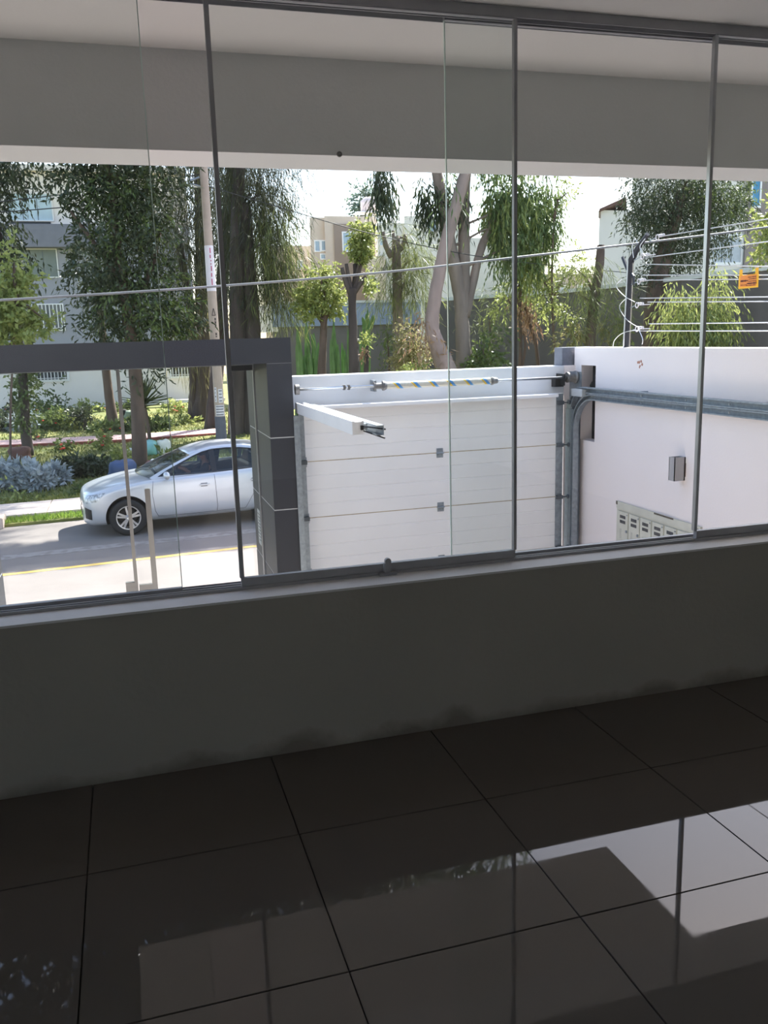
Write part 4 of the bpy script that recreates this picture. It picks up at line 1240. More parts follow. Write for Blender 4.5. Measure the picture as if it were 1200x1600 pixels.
bwindow(h2, 537, 553, 364, 392, 53.6, 1, None, .08)
bwindow(h2, 493, 499, 377, 392, 54); bwindow(h2, 503, 508, 377, 391, 54); bwindow(h2, 502, 508, 398, 404, 54)
c = aty(720, 450, 50)
h3 = thing('far_house', (c.x, 55, -1.5), 'white house with a railed roof terrace behind the pale eucalyptus', 'building')
block(h3, 'wall', 592, 640, 348, 50, 9, m_crm)
block(h3, 'upper_wall', 634, 722, 338, 49.8, 9, m_crm)
block(h3, 'side_wall', 720, 852, 372, 49.6, 9, m_crm)
bwindow(h3, 668, 681, 346, 361, 49.8, 1, m_bglass, .04)
bwindow(h3, 594, 599, 365, 383, 50, 1, m_bglass, .03)
bwindow(h3, 578, 588, 435, 456, 49.6, 1, m_bdark, .03)
block(h3, 'annex', 574, 598, 400, 49.6, .6, m_bei)
rz_ = aty(650, 338, 50).z; rl = MB()
r0 = aty(602, 340, 51).x; r1 = aty(722, 336, 51).x
for k in range(12):
    x = r0 + (r1 - r0) * k / 11
    rl.box(x - .025, x + .025, 51, 51.05, rz_ - .5, rz_ + .62)
rl.box(r0, r1, 51, 51.05, rz_ + .58, rz_ + .63).box(r0, r1, 51, 51.05, rz_ + .2, rz_ + .23)
rl.build('roof_railing', m_bframe, h3)
tk_ = aty(578, 321, 55.2)
zrf = aty(549.5, 338, 53.7).z
wt_ = thing('water_tank', (tk_.x, 55.2, zrf), 'pale roof water tank on a steel trestle on the brown house roof', 'tank')
MB().lathe([(.0, -.45), (.55, -.45), (.6, -.1), (.6, .25), (.35, .48), (.0, .5)], (tk_.x, 55.2, tk_.z), 'z', 20).build('tank', mat('tank_pink', (216, 200, 196), 0.6), wt_, smooth=True)
fr_ = MB()
for sx in (-.9, .5):
    for sy in (-.5, .5):
        fr_.tube([(tk_.x + sx, 55.2 + sy, zrf), (tk_.x + sx * .9, 55.2 + sy, tk_.z - .45)], .04, 5)
fr_.tube([(tk_.x - .9, 54.7, zrf + .05), (tk_.x + .5, 54.7, tk_.z - .5)], .03, 5).tube([(tk_.x + .5, 54.7, zrf + .05), (tk_.x - .9, 54.7, tk_.z - .5)], .03, 5).box(tk_.x - 1, tk_.x + .65, 54.6, 55.8, tk_.z - .5, tk_.z - .45)
fr_.build('trestle', m_bframe, wt_)
c = aty(880, 440, 46)
h5 = thing('far_house', (c.x, 48, -1.5), 'low grey house glimpsed above the dark boundary wall', 'building')
block(h5, 'wall', 845, 935, 428, 46, 4, mat('house_grey', (160, 152, 148), 0.85, var=0.04))
bwindow(h5, 876, 886, 447, 453, 46, 1, None, .05); bwindow(h5, 902, 912, 446, 452, 46, 1, None, .05)
YD = 33.5
c = aty(1080, 440, YD)
h4 = thing('apartment_building', (c.x, YD + 4, -1.5), 'cream and brown apartment building behind the dense tree and yellow sign', 'building')
_, bx0, _, bz = block(h4, 'wall', 935, 1164, 330, YD, 10, m_crm, 400)
block(h4, 'tall_wall', 985, 1164, 200, YD + .02, 9.9, m_crm, 400)
block(h4, 'brown_wall', 1163, 1420, 200, YD - .15, 10, mat('house_taupe', (138, 126, 122), 0.85, var=0.04), 400)
bwindow(h4, 1112, 1158, 371, 410, YD, 3, mat('curtain_white', (178, 184, 190), 0.4, var=0.06), .12)
bwindow(h4, 1174, 1189, 255, 322, YD - .15, 1, mat('curtain_blue', (66, 136, 176), 0.5, var=0.1, scale=3), .08)
rq = [aty(934, 331, YD), aty(976, 316, YD), aty(976, 309, YD), aty(934, 328, YD)]
MB().prism([p + Vector((-.1, -.3, 0)) for p in rq], (rq[0].x / YD * 6 + .3, 6, 0)).build('tile_canopy', mat('roof_brown', (104, 76, 68), 0.8), h4)
MB().tube([aty(937, 333, YD) + Vector((0, 0, -.2)), aty(937, 329, YD)], .05, 6).build('canopy_post', m_brn, h4)
# ================================================================== plants
rng = np.random.default_rng(12)
def quads_mesh(name, V, m, parent):
    n = len(V) // 4
    me = bpy.data.meshes.new(name)
    me.vertices.add(4 * n); me.loops.add(4 * n); me.polygons.add(n)
    me.vertices.foreach_set('co', np.asarray(V, dtype=np.float32).ravel())
    me.loops.foreach_set('vertex_index', np.arange(4 * n, dtype=np.int32))
    me.polygons.foreach_set('loop_start', np.arange(0, 4 * n, 4, dtype=np.int32))
    me.update(calc_edges=True)
    me.materials.append(m)
    o = bpy.data.objects.new(name, me); COL.objects.link(o)
    if parent:
        o.parent = parent; o.location = -parent.location
    o['kind'] = 'stuff'
    return o
def unit(a):
    return a / np.maximum(np.linalg.norm(a, axis=1, keepdims=True), 1e-6)
def kites(P, D, L, W):
    n = len(P)
    S = unit(np.cross(D, unit(rng.normal(size=(n, 3)))))
    L = L[:, None]; W = W[:, None]
    V = np.empty((n, 4, 3))
    V[:, 0] = P; V[:, 1] = P + D * L * .4 + S * W * .5; V[:, 2] = P + D * L; V[:, 3] = P + D * L * .4 - S * W * .5
    return V.reshape(-1, 3)
def sprigs(blobs, n, L, W, droop=.3, per=7, tw=3.0, shell=.45, spread=.8):
    """leaves on little twigs inside ellipsoids; blobs: (centre, (rx,ry,rz), weight)"""
    wts = np.array([b[2] * (b[1][0] * b[1][1] * b[1][2]) ** .55 for b in blobs]); wts = wts / wts.sum()
    nt = max(1, n // per)
    idx = rng.choice(len(blobs), nt, p=wts)
    C = np.array([list(b[0]) for b in blobs])[idx]; RR = np.array([list(b[1]) for b in blobs])[idx]
    U = unit(rng.normal(size=(nt, 3))); r = rng.random(nt)[:, None] ** shell
    P0 = C + U * r * RR
    T = unit(U * .6 + rng.normal(size=(nt, 3)) * .6 + np.array([0, 0, -droop * 1.6]))
    k = np.linspace(0, 1, per)[None, :, None]
    bend = np.array([0, 0, -droop * .8])
    P = P0[:, None, :] + T[:, None, :] * (k * L * tw) + bend * (k ** 2) * L * tw
    Tn = T[:, None, :] + 2 * bend * k
    P = P.reshape(-1, 3); Tn = unit(Tn.reshape(-1, 3))
    D = unit(Tn * .7 + rng.normal(size=P.shape) * spread * .7 + np.array([0, 0, -droop]))
    m = len(P)
    return kites(P, D, L * rng.uniform(.6, 1.2, m), W * rng.uniform(.7, 1.2, m))
def blob(px, py, rx, ry, Y, wt=1.0, dy=None):
    k = pxm(Y); c = aty(px, py, Y)
    return (c, (rx * k, (dy if dy is not None else min((rx + ry) / 2 * k, 2.5)), ry * k), wt)
m_bark = mat('bark_brown', (92, 76, 66), 0.95, var=0.35, scale=5, bump=0.8, bscale=14, stretch=(1, 1, .25))
m_barkd = mat('bark_dark', (74, 64, 60), 0.95, var=0.35, scale=5, bump=0.9, bscale=12, stretch=(1, 1, .2))
m_barkp = mat('bark_pale', (150, 130, 122), 0.85, var=0.22, scale=3, bump=0.3, bscale=10, stretch=(1, 1, .4))
m_barkg = mat('bark_grey', (128, 114, 106), 0.9, var=0.22, scale=4, bump=0.6, bscale=12, stretch=(1, 1, .3))
lf_dark = leafmat('leaf_dark', (38, 46, 32), (72, 84, 54), .3)
lf_mid = leafmat('leaf_mid', (58, 76, 40), (104, 120, 64), .4)
lf_light = leafmat('leaf_light', (100, 116, 60), (158, 166, 96), .42)
lf_euc = leafmat('leaf_eucalypt', (66, 88, 52), (118, 134, 80), .4)
lf_cas = leafmat('needle_dark', (40, 46, 30), (78, 82, 52), .3)
lf_casg = leafmat('needle_green', (72, 88, 44), (128, 136, 78), .4)
lf_silver = leafmat('leaf_silver', (126, 136, 140), (176, 182, 184), .2)
lf_olive = leafmat('leaf_olive', (104, 104, 66), (160, 154, 104), .4)
lf_dry = leafmat('leaf_dry', (128, 100, 76), (168, 140, 108), .2)
def trunk_pts(poly, Y, ground=True):
    P = [aty(x, y, Y + (d[0] if d else 0)) for (x, y, r, *d) in poly]; rr = [r * pxm(Y) for (x, y, r, *d) in poly]
    if ground:
        b = P[0].copy(); zg = lawn_z(min(b.y, 46))
        if b.z > zg - .02:
            if b.z > zg + .3:
                P.insert(0, Vector((b.x, b.y, zg - .08))); rr.insert(0, rr[0] * 1.15)
            else:
                P[0].z = zg - .05
    Q, q = [], []
    for i in range(len(P) - 1):
        n = 4
        for k in range(n):
            t = k / n; Q.append(P[i].lerp(P[i + 1], t)); q.append(rr[i] + (rr[i + 1] - rr[i]) * t)
    Q.append(P[-1]); q.append(rr[-1])
    # soften corners
    for it in range(2):
        Q2 = [Q[0]] + [(Q[i - 1] + Q[i] * 2 + Q[i + 1]) / 4 for i in range(1, len(Q) - 1)] + [Q[-1]]
        Q = Q2
    return Q, q
def tree(name, label, Y, trunks, blobs, n, L, W, leaf, bark, droop=.3, group=None, per=7, tw=3.0, branch=5, extra=(), shell=.45, spread=.8, cat='tree', up=()):
    first = trunks[0][0]
    b = aty(first[0], first[1], Y)
    t = thing(name, (b.x, Y, lawn_z(min(Y, 46))), label, cat, group)
    tip = None
    for i, poly in enumerate(trunks):
        Q, q = trunk_pts(poly, Y, i == 0 or poly[0][1] > 540)
        MB().tube(Q, q, 9, jitter=.07).build('trunk' if i == 0 or poly[0][1] > 540 else 'branch', bark, t, smooth=True)
        if tip is None: tip = Q
    bl = [blob(*z[:4], Y + (z[5] if len(z) > 5 else 0), z[4] if len(z) > 4 else 1) for z in blobs]
    random.seed(len(label))
    for k, z in enumerate(sorted(bl, key=lambda z: -z[1][0] * z[1][2])[:branch]):
        c = Vector(z[0]); s = tip[-1] if c.z > tip[-1].z - .5 else min(tip, key=lambda p: abs(p.z - (c.z - .8)))
        mid = s.lerp(c, .5) + Vector((random.uniform(-.2, .2), random.uniform(-.2, .2), .15))
        MB().tube([s, mid, c], [.05, .035, .012], 6).build('branch', bark, t, smooth=True)
    if n:
        quads_mesh('foliage', sprigs(bl, n, L, W, droop, per, tw, shell, spread), leaf, t)
    for (cu, ru, nu_) in up:                       # the crown higher up, over the house
        MB().tube([tip[-1], (tip[-1] + Vector(cu)) / 2 + Vector((0, 0, .5)), Vector(cu)], [.12, .08, .03], 6).build('branch', bark, t, smooth=True)
        quads_mesh('foliage', sprigs([(Vector(cu), ru, 1)], nu_, L * 1.3, W * 2.2, droop, per, min(tw, 1.0), shell, spread), leaf, t)
    for (bl2, n2, L2, W2, m2, dr2) in extra:
        quads_mesh('foliage', sprigs([blob(*z[:4], Y + (z[5] if len(z) > 5 else 0), z[4] if len(z) > 4 else 1) for z in bl2], n2, L2, W2, dr2, per, tw, shell, spread), m2, t)
    return t
# --- the leafy tree behind the car
tree('leafy_tree', 'leafy dark green tree with a slim trunk behind the silver car bonnet', 22.5,
     [[(219, 745, 11), (216, 640, 10), (210, 560, 9), (198, 480, 8), (185, 400, 6), (175, 300, 5)], [(198, 490, 5), (235, 430, 4), (250, 360, 3)], [(190, 440, 4), (140, 370, 3), (110, 330, 2)]],
     [(150, 280, 70, 40), (215, 285, 70, 45), (108, 300, 30, 25, .5), (180, 355, 65, 50), (230, 370, 45, 60), (190, 430, 75, 45), (145, 420, 40, 40, .8), (210, 490, 80, 40), (160, 505, 40, 28, .8), (275, 490, 40, 38, .8), (225, 575, 35, 22, .5), (85, 275, 18, 12, .4), (200, 200, 120, 70), (120, 180, 80, 60)],
     17000, .17, .055, lf_dark, m_bark, .22, tw=2.2, up=[((-1.0, 23, 10.5), (4.2, 3, 3.2), 7000), ((-1.6, 23, 17), (5, 2.5, 4.5), 36000)], extra=[([(225, 470, 70, 60), (200, 330, 60, 60), (260, 500, 40, 40), (180, 290, 40, 30)], 3500, .17, .055, lf_mid, .35)])
# --- at the far left
tree('leafy_tree', 'ivy clad tree with dark drooping twigs beside the sunlit shrub tree', 26,
     [[(38, 655, 7), (36, 600, 7), (28, 520, 6), (10, 420, 5), (-20, 300, 5)]],
     [(2, 280, 26, 28), (-20, 340, 34, 40), (22, 268, 14, 12, .5), (5, 425, 30, 30), (42, 405, 14, 12, .4), (-30, 400, 50, 60), (-20, 230, 60, 50)],
     6000, .2, .06, lf_dark, m_barkd, .5, extra=[([(38, 600, 8, 45), (34, 640, 8, 20), (42, 575, 10, 12)], 1300, .13, .08, lf_mid, .2)])
tree('sunlit_shrub', 'sunlit yellow green shrub tree rising above the portal lintel', 21,
     [[(14, 740, 1.6), (16, 640, 1.6), (20, 560, 1.4), (26, 480, 1.2)]],
     [(15, 450, 26, 28), (8, 490, 32, 36), (48, 432, 10, 12, .4), (68, 498, 18, 8, .4), (90, 503, 12, 5, .25), (25, 520, 36, 18), (22, 400, 12, 20, .35), (60, 470, 8, 8, .3)],
     3000, .15, .08, lf_light, m_bark, .1, tw=2)
# --- casuarinas
tree('casuarina_tree', 'huge dark casuarina with drooping needles and a flared trunk', 33,
     [[(312, 652, 17), (316, 610, 12), (318, 540, 11), (316, 420, 10), (312, 300, 8), (310, 200, 6)], [(300, 652, 8), (304, 600, 7), (300, 500, 6), (280, 380, 5)]],
     [(290, 300, 50, 40), (280, 370, 40, 50), (300, 440, 45, 40), (330, 330, 40, 50), (260, 330, 25, 40, .7), (300, 220, 80, 60)],
     9000, .5, .022, lf_cas, m_barkd, .6, up=[((2.8, 33, 14), (4, 3, 4), 5000), ((1.5, 33, 21.5), (4.5, 3, 5), 9000)], per=9, tw=2.0, shell=.5, spread=.5, extra=[([(315, 480, 22, 60), (290, 500, 25, 30)], 900, .6, .02, lf_olive, .9)])
tree('casuarina_tree', 'tall casuarina with trailing needle curtains beside the utility pole', 30,
     [[(334, 672, 16), (338, 600, 10), (342, 520, 9), (350, 400, 8), (360, 280, 6), (362, 180, 5)]],
     [(360, 300, 40, 40), (350, 370, 40, 50), (380, 340, 35, 50), (345, 430, 25, 40, .7), (360, 210, 70, 60)],
     8000, .5, .02, lf_cas, m_barkd, .6, up=[((4.5, 30, 13), (3.5, 3, 4), 5000), ((4.5, 30, 20.5), (4, 3, 4.5), 9000)], per=9, tw=2.0, shell=.5, spread=.5)
tree('casuarina_tree', 'casuarina with twin trunks and feathery needles reaching past the portal corner', 28,
     [[(368, 720, 13), (370, 640, 12), (372, 540, 12), (370, 420, 11), (372, 300, 9), (380, 180, 6)], [(396, 720, 14), (394, 640, 14), (396, 540, 13), (388, 430, 12), (384, 320, 8)]],
     [(420, 300, 35, 40), (395, 350, 40, 60), (430, 370, 25, 50), (420, 430, 40, 25), (390, 290, 40, 30), (440, 410, 35, 14, .7), (450, 290, 22, 14, .5), (410, 460, 30, 14, .6), (400, 210, 80, 60), (362, 440, 20, 40, .5)],
     10500, .48, .02, lf_cas, m_barkd, .55, up=[((5.2, 28, 12), (3.5, 3, 3.5), 4000), ((6.5, 28, 19.5), (4, 3, 4.5), 9000)], per=9, tw=2.0, shell=.5, spread=.5, extra=[([(425, 360, 25, 60), (440, 420, 30, 14), (435, 310, 20, 30)], 2200, .6, .02, lf_casg, .8)])
# --- slimmer garden trees
tree('garden_tree', 'leaning brown trunk by the white apartment wall', 32,
     [[(178, 668, 9), (172, 630, 6.5), (167, 590, 6), (160, 520, 5), (150, 440, 4)]], [(160, 460, 45, 45), (150, 400, 40, 40)], 1500, .2, .06, lf_dark, m_bark, .3, branch=2)
# --- trees above the garage lintel
tree('round_tree', 'small round-headed tree with yellow green leaves beside the cacti', 27,
     [[(502, 582, 7), (505, 540, 5.5), (507, 480, 5), (508, 440, 3)]],
     [(500, 455, 34, 30), (480, 470, 22, 20), (525, 470, 22, 22), (505, 430, 25, 20, .8), (490, 490, 16, 14, .5), (535, 490, 12, 10, .4)],
     4200, .13, .065, lf_light, m_bark, .15, tw=1.6)
tree('pollarded_tree', 'pollarded tree with bare stubs and one bright green sprout', 26,
     [[(553, 582, 8), (552, 520, 6.5), (550, 470, 6), (551, 450, 7)], [(549, 462, 4), (540, 440, 3.5), (534, 418, 3)], [(550, 458, 3.5), (544, 430, 3), (541, 412, 2.5)], [(552, 455, 3.5), (555, 430, 3), (554, 412, 2.6)], [(553, 458, 4), (565, 440, 3.4), (572, 432, 3)], [(552, 455, 4), (560, 425, 3.4), (564, 412, 3)], [(572, 582, 4), (573, 555, 3.6), (574, 540, 2)]],
     [(566, 362, 16, 18), (566, 382, 18, 18), (560, 396, 12, 12, .8), (575, 440, 9, 18, .5), (580, 448, 7, 7, .4), (568, 405, 10, 10, .5)],
     2300, .13, .065, lf_light, m_barkd, .15, branch=2, tw=1.5, extra=[([(573, 530, 6, 10)], 120, .12, .06, lf_light, .1), ([(570, 550, 5, 10)], 90, .12, .05, lf_dry, .4)])
tree('pruned_casuarina', 'lopped casuarina with feathery pale green regrowth', 29,
     [[(623, 582, 9), (622, 520, 8), (621, 450, 7.5), (619, 390, 7), (619, 370, 5.5)], [(612, 402, 5), (603, 385, 4), (598, 362, 3)], [(618, 395, 3), (615, 375, 2.5), (614, 360, 2)], [(625, 392, 4), (631, 380, 3.5), (634, 366, 3)]],
     [(620, 370, 26, 18, .7), (640, 390, 30, 22), (655, 400, 25, 25), (600, 400, 14, 25, .6), (640, 430, 28, 25), (605, 440, 18, 25, .7), (650, 460, 20, 30, .7), (600, 465, 22, 20, .5), (635, 350, 15, 12, .4)],
     2800, .5, .018, lf_casg, m_barkg, .35, per=9, tw=1.5, shell=.6, spread=.35, branch=3, extra=[([(640, 420, 30, 40), (610, 420, 20, 30)], 450, .5, .02, lf_cas, .5)])
tree('eucalyptus_tree', 'big pale-barked eucalyptus leaning across the white house', 24,
     [[(702, 582, 17), (686, 550, 14), (674, 515, 11.5), (678, 470, 10.5), (688, 420, 10), (699, 370, 10), (713, 320, 9.5), (727, 272, 9), (745, 200, 7)]],
     [(700, 290, 30, 30, .4), (760, 200, 60, 40)], 500, .3, .05, lf_euc, m_barkp, .6, branch=0, up=[((8.0, 22.5, 13.2), (2.6, .6, .6), 4200), ((11.0, 22.9, 13.5), (2.0, .5, .6), 3000), ((6.0, 22.4, 12.8), (1.5, .6, .5), 2000), ((12.0, 34.5, 23), (5, 1.5, 2.5), 7000)], extra=[([(664, 515, 12, 30), (655, 500, 8, 14)], 260, .25, .04, lf_dry, .6)])
tree('eucalyptus_tree', 'dark forked eucalyptus with hanging green leaves', 25.5,
     [[(726, 582, 15), (724, 545, 12), (722, 500, 11), (718, 450, 11), (706, 400, 10.5), (697, 350, 10), (690, 310, 9), (682, 270, 8), (672, 200, 6)], [(723, 505, 9), (725, 440, 9.5), (725, 380, 9), (725, 330, 8.5), (728, 270, 7.5), (736, 200, 6)], [(727, 495, 8), (738, 445, 7), (749, 395, 6.5), (766, 350, 5.5), (795, 300, 4)]],
     [(800, 300, 45, 22), (830, 320, 45, 35), (790, 350, 32, 35), (850, 350, 30, 32), (815, 380, 40, 32), (775, 320, 18, 40, .8), (780, 400, 20, 24, .6), (860, 300, 25, 20, .7), (820, 410, 28, 20, .6), (810, 230, 80, 40)],
     9500, .26, .05, lf_euc, m_barkg, .65, branch=4, spread=.6, tw=1.6, extra=[([(597, 285, 14, 22, 1, -2), (600, 305, 10, 16, 1, -2), (595, 262, 14, 14, 1, -2)], 900, .28, .045, lf_dark, .95), ([(665, 295, 15, 25), (672, 325, 12, 22), (700, 300, 20, 25), (720, 310, 10, 40, .5)], 1500, .28, .045, lf_dark, .95), ([(840, 400, 30, 40), (800, 330, 50, 40)], 1500, .28, .05, lf_light, .9)])
tree('young_eucalyptus', 'thin reddish sapling with dry brown leaves by the mullion', 26,
     [[(812, 582, 3), (814, 540, 2.6), (812, 480, 2.8), (813, 420, 2.4), (815, 360, 2)], [(814, 582, 2.5), (822, 540, 2.2), (818, 515, 2)], [(842, 582, 3.2), (838, 540, 2.8), (828, 505, 2.4), (820, 480, 2)]],
     [(815, 440, 25, 25, .7), (795, 460, 18, 18, .6), (850, 490, 20, 14, .6), (780, 480, 18, 14, .5), (830, 470, 18, 16, .5)],
     900, .17, .055, lf_light, m_bark, .45, branch=2, tw=1.8, extra=[([(820, 480, 14, 26), (832, 500, 8, 14)], 420, .2, .05, lf_dry, .8)])
tree('slender_sapling', 'slender sapling with sparse airy crown in front of the dark wall', 25,
     [[(874, 578, 3), (866, 545, 2.4), (863, 480, 2.2), (862, 420, 1.8), (866, 340, 1.2)]],
     [(866, 480, 26, 14, .6), (885, 495, 18, 10, .4), (900, 420, 30, 24, .5), (905, 380, 16, 20, .4), (888, 300, 25, 22, .35), (865, 430, 20, 20, .5), (850, 460, 16, 14, .5)],
     1200, .15, .055, lf_light, m_bark, .3, branch=3, tw=1.8)
tree('lopped_tree', 'leaning lopped trunk surrounded by soft feathery needles', 24,
     [[(921, 545, 9), (924, 510, 8.5), (930, 460, 8), (936, 420, 7.5), (939, 383, 6.5)]],
     [(900, 420, 30, 22, .6), (950, 455, 35, 14, .7), (955, 480, 30, 16), (905, 460, 28, 24, .8), (920, 410, 35, 16, .5), (960, 500, 24, 20, .7), (895, 500, 24, 26, .6)],
     2400, .42, .016, lf_casg, m_bark, .3, per=9, tw=1.4, shell=.6, spread=.35, branch=2, extra=[([(885, 535, 24, 20), (900, 520, 20, 20), (955, 520, 20, 22)], 900, .13, .05, lf_olive, .2), ([(975, 520, 14, 24)], 300, .13, .06, lf_light, .2)])
tree('dense_tree', 'dense dark green tree with a thick trunk behind the fence post', 26,
     [[(1022, 560, 22), (1022, 520, 20), (1024, 470, 18), (1030, 420, 16), (1050, 360, 12), (1065, 300, 8)]],
     [(1030, 310, 50, 40), (1080, 310, 60, 45), (1130, 320, 45, 40), (1010, 340, 38, 40), (1060, 360, 60, 40), (1110, 365, 40, 32, .8), (1050, 400, 45, 24), (1000, 300, 30, 30, .8), (1020, 425, 40, 14, .5), (1080, 240, 110, 50), (1085, 395, 30, 20, .6)],
     15000, .18, .045, lf_dark, m_bark, .4, extra=[([(1150, 300, 25, 24), (1145, 330, 22, 14), (1095, 300, 40, 40), (1165, 290, 14, 20)], 2200, .18, .045, lf_mid, .4), ([(1005, 425, 28, 12), (1010, 440, 30, 10)], 420, .12, .04, lf_dark, .3)])
tree('willowy_bush', 'bright leafy bush with long narrow leaves behind the white wall', 21,
     [[(1085, 560, 5), (1088, 520, 4), (1085, 480, 3)]],
     [(1060, 460, 26, 22), (1090, 500, 40, 30), (1120, 500, 26, 30), (1070, 520, 34, 18), (1120, 430, 22, 22, .5), (1120, 460, 26, 22, .8), (1060, 490, 26, 30)],
     4200, .22, .04, lf_light, m_bark, .7, spread=.5, cat='bush', extra=[([(1090, 500, 50, 40)], 1500, .2, .04, lf_mid, .6)])
tree('edge_bush', 'yellow green bush beside the brown apartment wall', 19,
     [[(1215, 560, 5), (1214, 480, 4), (1212, 400, 3)]], [(1205, 350, 18, 22), (1215, 380, 24, 26), (1195, 385, 12, 10, .5), (1220, 330, 20, 14)], 1300, .16, .08, lf_light, m_bark, .2, branch=2, cat='bush')
tree('distant_conifer', 'distant bluish tree standing behind the water tank', 66,
     [[(570, 450, 4), (570, 400, 3.4), (570, 300, 2)]], [(570, 300, 10, 12), (566, 318, 14, 12), (574, 312, 10, 16), (570, 330, 16, 8)], 1400, .35, .16, leafmat('leaf_far', (84, 100, 92), (124, 140, 124), .3), m_barkd, .2, branch=0)
for (lab, Y, bl, n, lfm, L, W) in (
        ('olive bush at the foot of the lopped casuarina', 27, [(645, 545, 22, 22), (635, 520, 12, 14, .6), (640, 565, 26, 16)], 2600, lf_olive, .13, .05),
        ('fresh green bush beside the eucalyptus trunk', 25, [(755, 545, 18, 14), (765, 560, 22, 18), (780, 520, 14, 14, .5), (745, 570, 14, 12)], 900, lf_mid, .16, .08),
        ('feathery shrub growing against the dark boundary wall', 26, [(765, 500, 14, 22), (760, 470, 8, 30, .5), (745, 490, 10, 16, .5)], 600, lf_casg, .3, .015),
        ('small pale green plant at the foot of the olive bush', 24, [(655, 578, 20, 10), (645, 572, 10, 8)], 420, lf_light, .12, .06),
        ('slim weed sprouting in front of the lopped casuarina', 28, [(605, 520, 5, 18), (610, 535, 5, 14)], 220, lf_mid, .25, .04)):
    b = aty(bl[0][0], bl[0][1], Y)
    t = thing('garden_bush', (b.x, Y, lawn_z(Y)), lab, 'bush')
    P = [Vector((b.x, Y, lawn_z(Y) - .03)), Vector((b.x + .05, Y, (lawn_z(Y) + b.z) / 2)), Vector((b.x, Y, b.z))]
    MB().tube(P, [.05, .04, .02], 6).build('stem', m_bark, t, smooth=True)
    quads_mesh('foliage', sprigs([blob(*z[:4], Y, z[4] if len(z) > 4 else 1) for z in bl], n, L, W, .25), lfm, t)
# --- columnar cacti
m_cac = mat('cactus_green', (104, 136, 84), 0.6, var=0.2, scale=4)
def cactus(label, Y, cols):
    x0 = aty(cols[0][0], 560, Y)
    t = thing('columnar_cactus', (x0.x, Y, lawn_z(Y)), label, 'cactus', 'columnar cacti by the garden wall')
    for (px, py0, px1, py1, r) in cols:
        a = aty(px, py0, Y + random.uniform(-.3, .3)); b = aty(px1, py1, a.y)
        if py0 > 570: a.z = lawn_z(Y) - .05
        rr = r * 1.2 * pxm(Y); n = 7
        m = MB(); vs = []; seg = 12
        for i in range(n + 1):
            t_ = i / n; p = a.lerp(b, t_); p.x += math.sin(t_ * 3) * rr * .5
            k_ = rr * (1.0 if i < n - 1 else (.75 if i == n - 1 else .15)) * (.8 if i == 0 else 1)
            for s in range(seg):
                an = 2 * math.pi * s / seg; q = k_ * (1.0 if s % 2 == 0 else .62)
                vs.append((p.x + q * math.cos(an), p.y + q * math.sin(an), p.z))
        fs = [(i * seg + s, i * seg + (s + 1) % seg, (i + 1) * seg + (s + 1) % seg, (i + 1) * seg + s) for i in range(n) for s in range(seg)]
        fs.append(tuple(n * seg + s for s in range(seg)))
        m.add(vs, fs).build('cactus_arm', m_cac, t)
random.seed(21)
cactus('wide clump of ribbed cactus columns near the portal pillar', 30, [(466, 585, 464, 508, 4), (476, 585, 478, 503, 4), (486, 585, 490, 520, 4), (470, 585, 462, 540, 3.6), (482, 585, 482, 545, 3.6), (492, 585, 497, 535, 3.8), (460, 585, 466, 520, 3.4), (478, 585, 474, 555, 3.4), (490, 560, 487, 522, 3)])
cactus('cactus clump growing behind the round-headed tree trunk', 30, [(513, 585, 521, 500, 3.6), (518, 585, 516, 530, 3.6), (512, 585, 523, 548, 3.4), (526, 585, 524, 530, 3.4), (520, 585, 528, 538, 3.2)])
cactus('small cactus group between the two slim trunks', 30, [(536, 585, 534, 535, 3.4), (532, 585, 539, 545, 3.2), (541, 585, 546, 500, 3.0), (545, 585, 543, 515, 3)])
cactus('tall branching cactus beside the pollarded tree', 30, [(578, 585, 566, 505, 3), (570, 585, 574, 480, 3.4), (574, 520, 572, 490, 3), (577, 515, 583, 492, 3), (569, 515, 566, 495, 2.6), (566, 585, 562, 515, 2.6)])

# --- garden plants in view through the gate
def bush(label, px, py, rx, ry, n, lfm, L, W, name='garden_shrub', group=None, flowers=0, fcol=(214, 62, 48), droop=.1):
    b = atg(px, py)
    k = pxm(b.y)
    t = thing(name, b, label, 'shrub', group)
    c = b + Vector((0, 0, ry * k))
    MB().tube([b + Vector((0, 0, -.03)), b + Vector((.02, 0, ry * k * .5)), c], [.03, .025, .01], 6).build('stem', m_bark, t)
    dy = min(rx * k, .8)
    quads_mesh('foliage', sprigs([(c, (rx * k, dy, ry * k), 1), (c + Vector((rx * k * .4, 0, -ry * k * .3)), (rx * k * .6, dy, ry * k * .6), .5), (c + Vector((-rx * k * .4, 0, -ry * k * .3)), (rx * k * .6, dy, ry * k * .6), .5)], n, L, W, droop, 7, 1.1), lfm, t)
    for q in range(flowers):
        a = random.uniform(0, 6.28); rr = random.uniform(.3, 1.0)
        p = c + Vector((math.cos(a) * rx * k * rr, -dy * .8, math.sin(a) * ry * k * rr * .9))
        s = random.uniform(.035, .055)
        MB().lathe([(.001, -s * .6), (s, -s * .2), (s * 1.1, s * .3), (s * .5, s * .5), (.001, s * .3)], p, 'z', 8).build('flower', mat('flower_red_%d' % fcol[1], fcol, 0.6, var=.1), t)
random.seed(9)
for (px, py, sw_, sh_, q) in ((8, 764, 17, 17, 'broad'), (38, 764, 18, 18, 'tall'), (62, 766, 13, 14, 'low')):
    bush('%s silvery grey shrub in the row near the sidewalk' % q, px, py, sw_, sh_, 1500, lf_silver, .16, .07, 'silver_shrub', 'silvery shrubs by the sidewalk', droop=.0)
bush('single silvery grey shrub apart from the row', 90, 757, 13, 13, 1100, lf_silver, .15, .06, 'silver_shrub', 'silvery shrubs by the sidewalk', droop=.0)
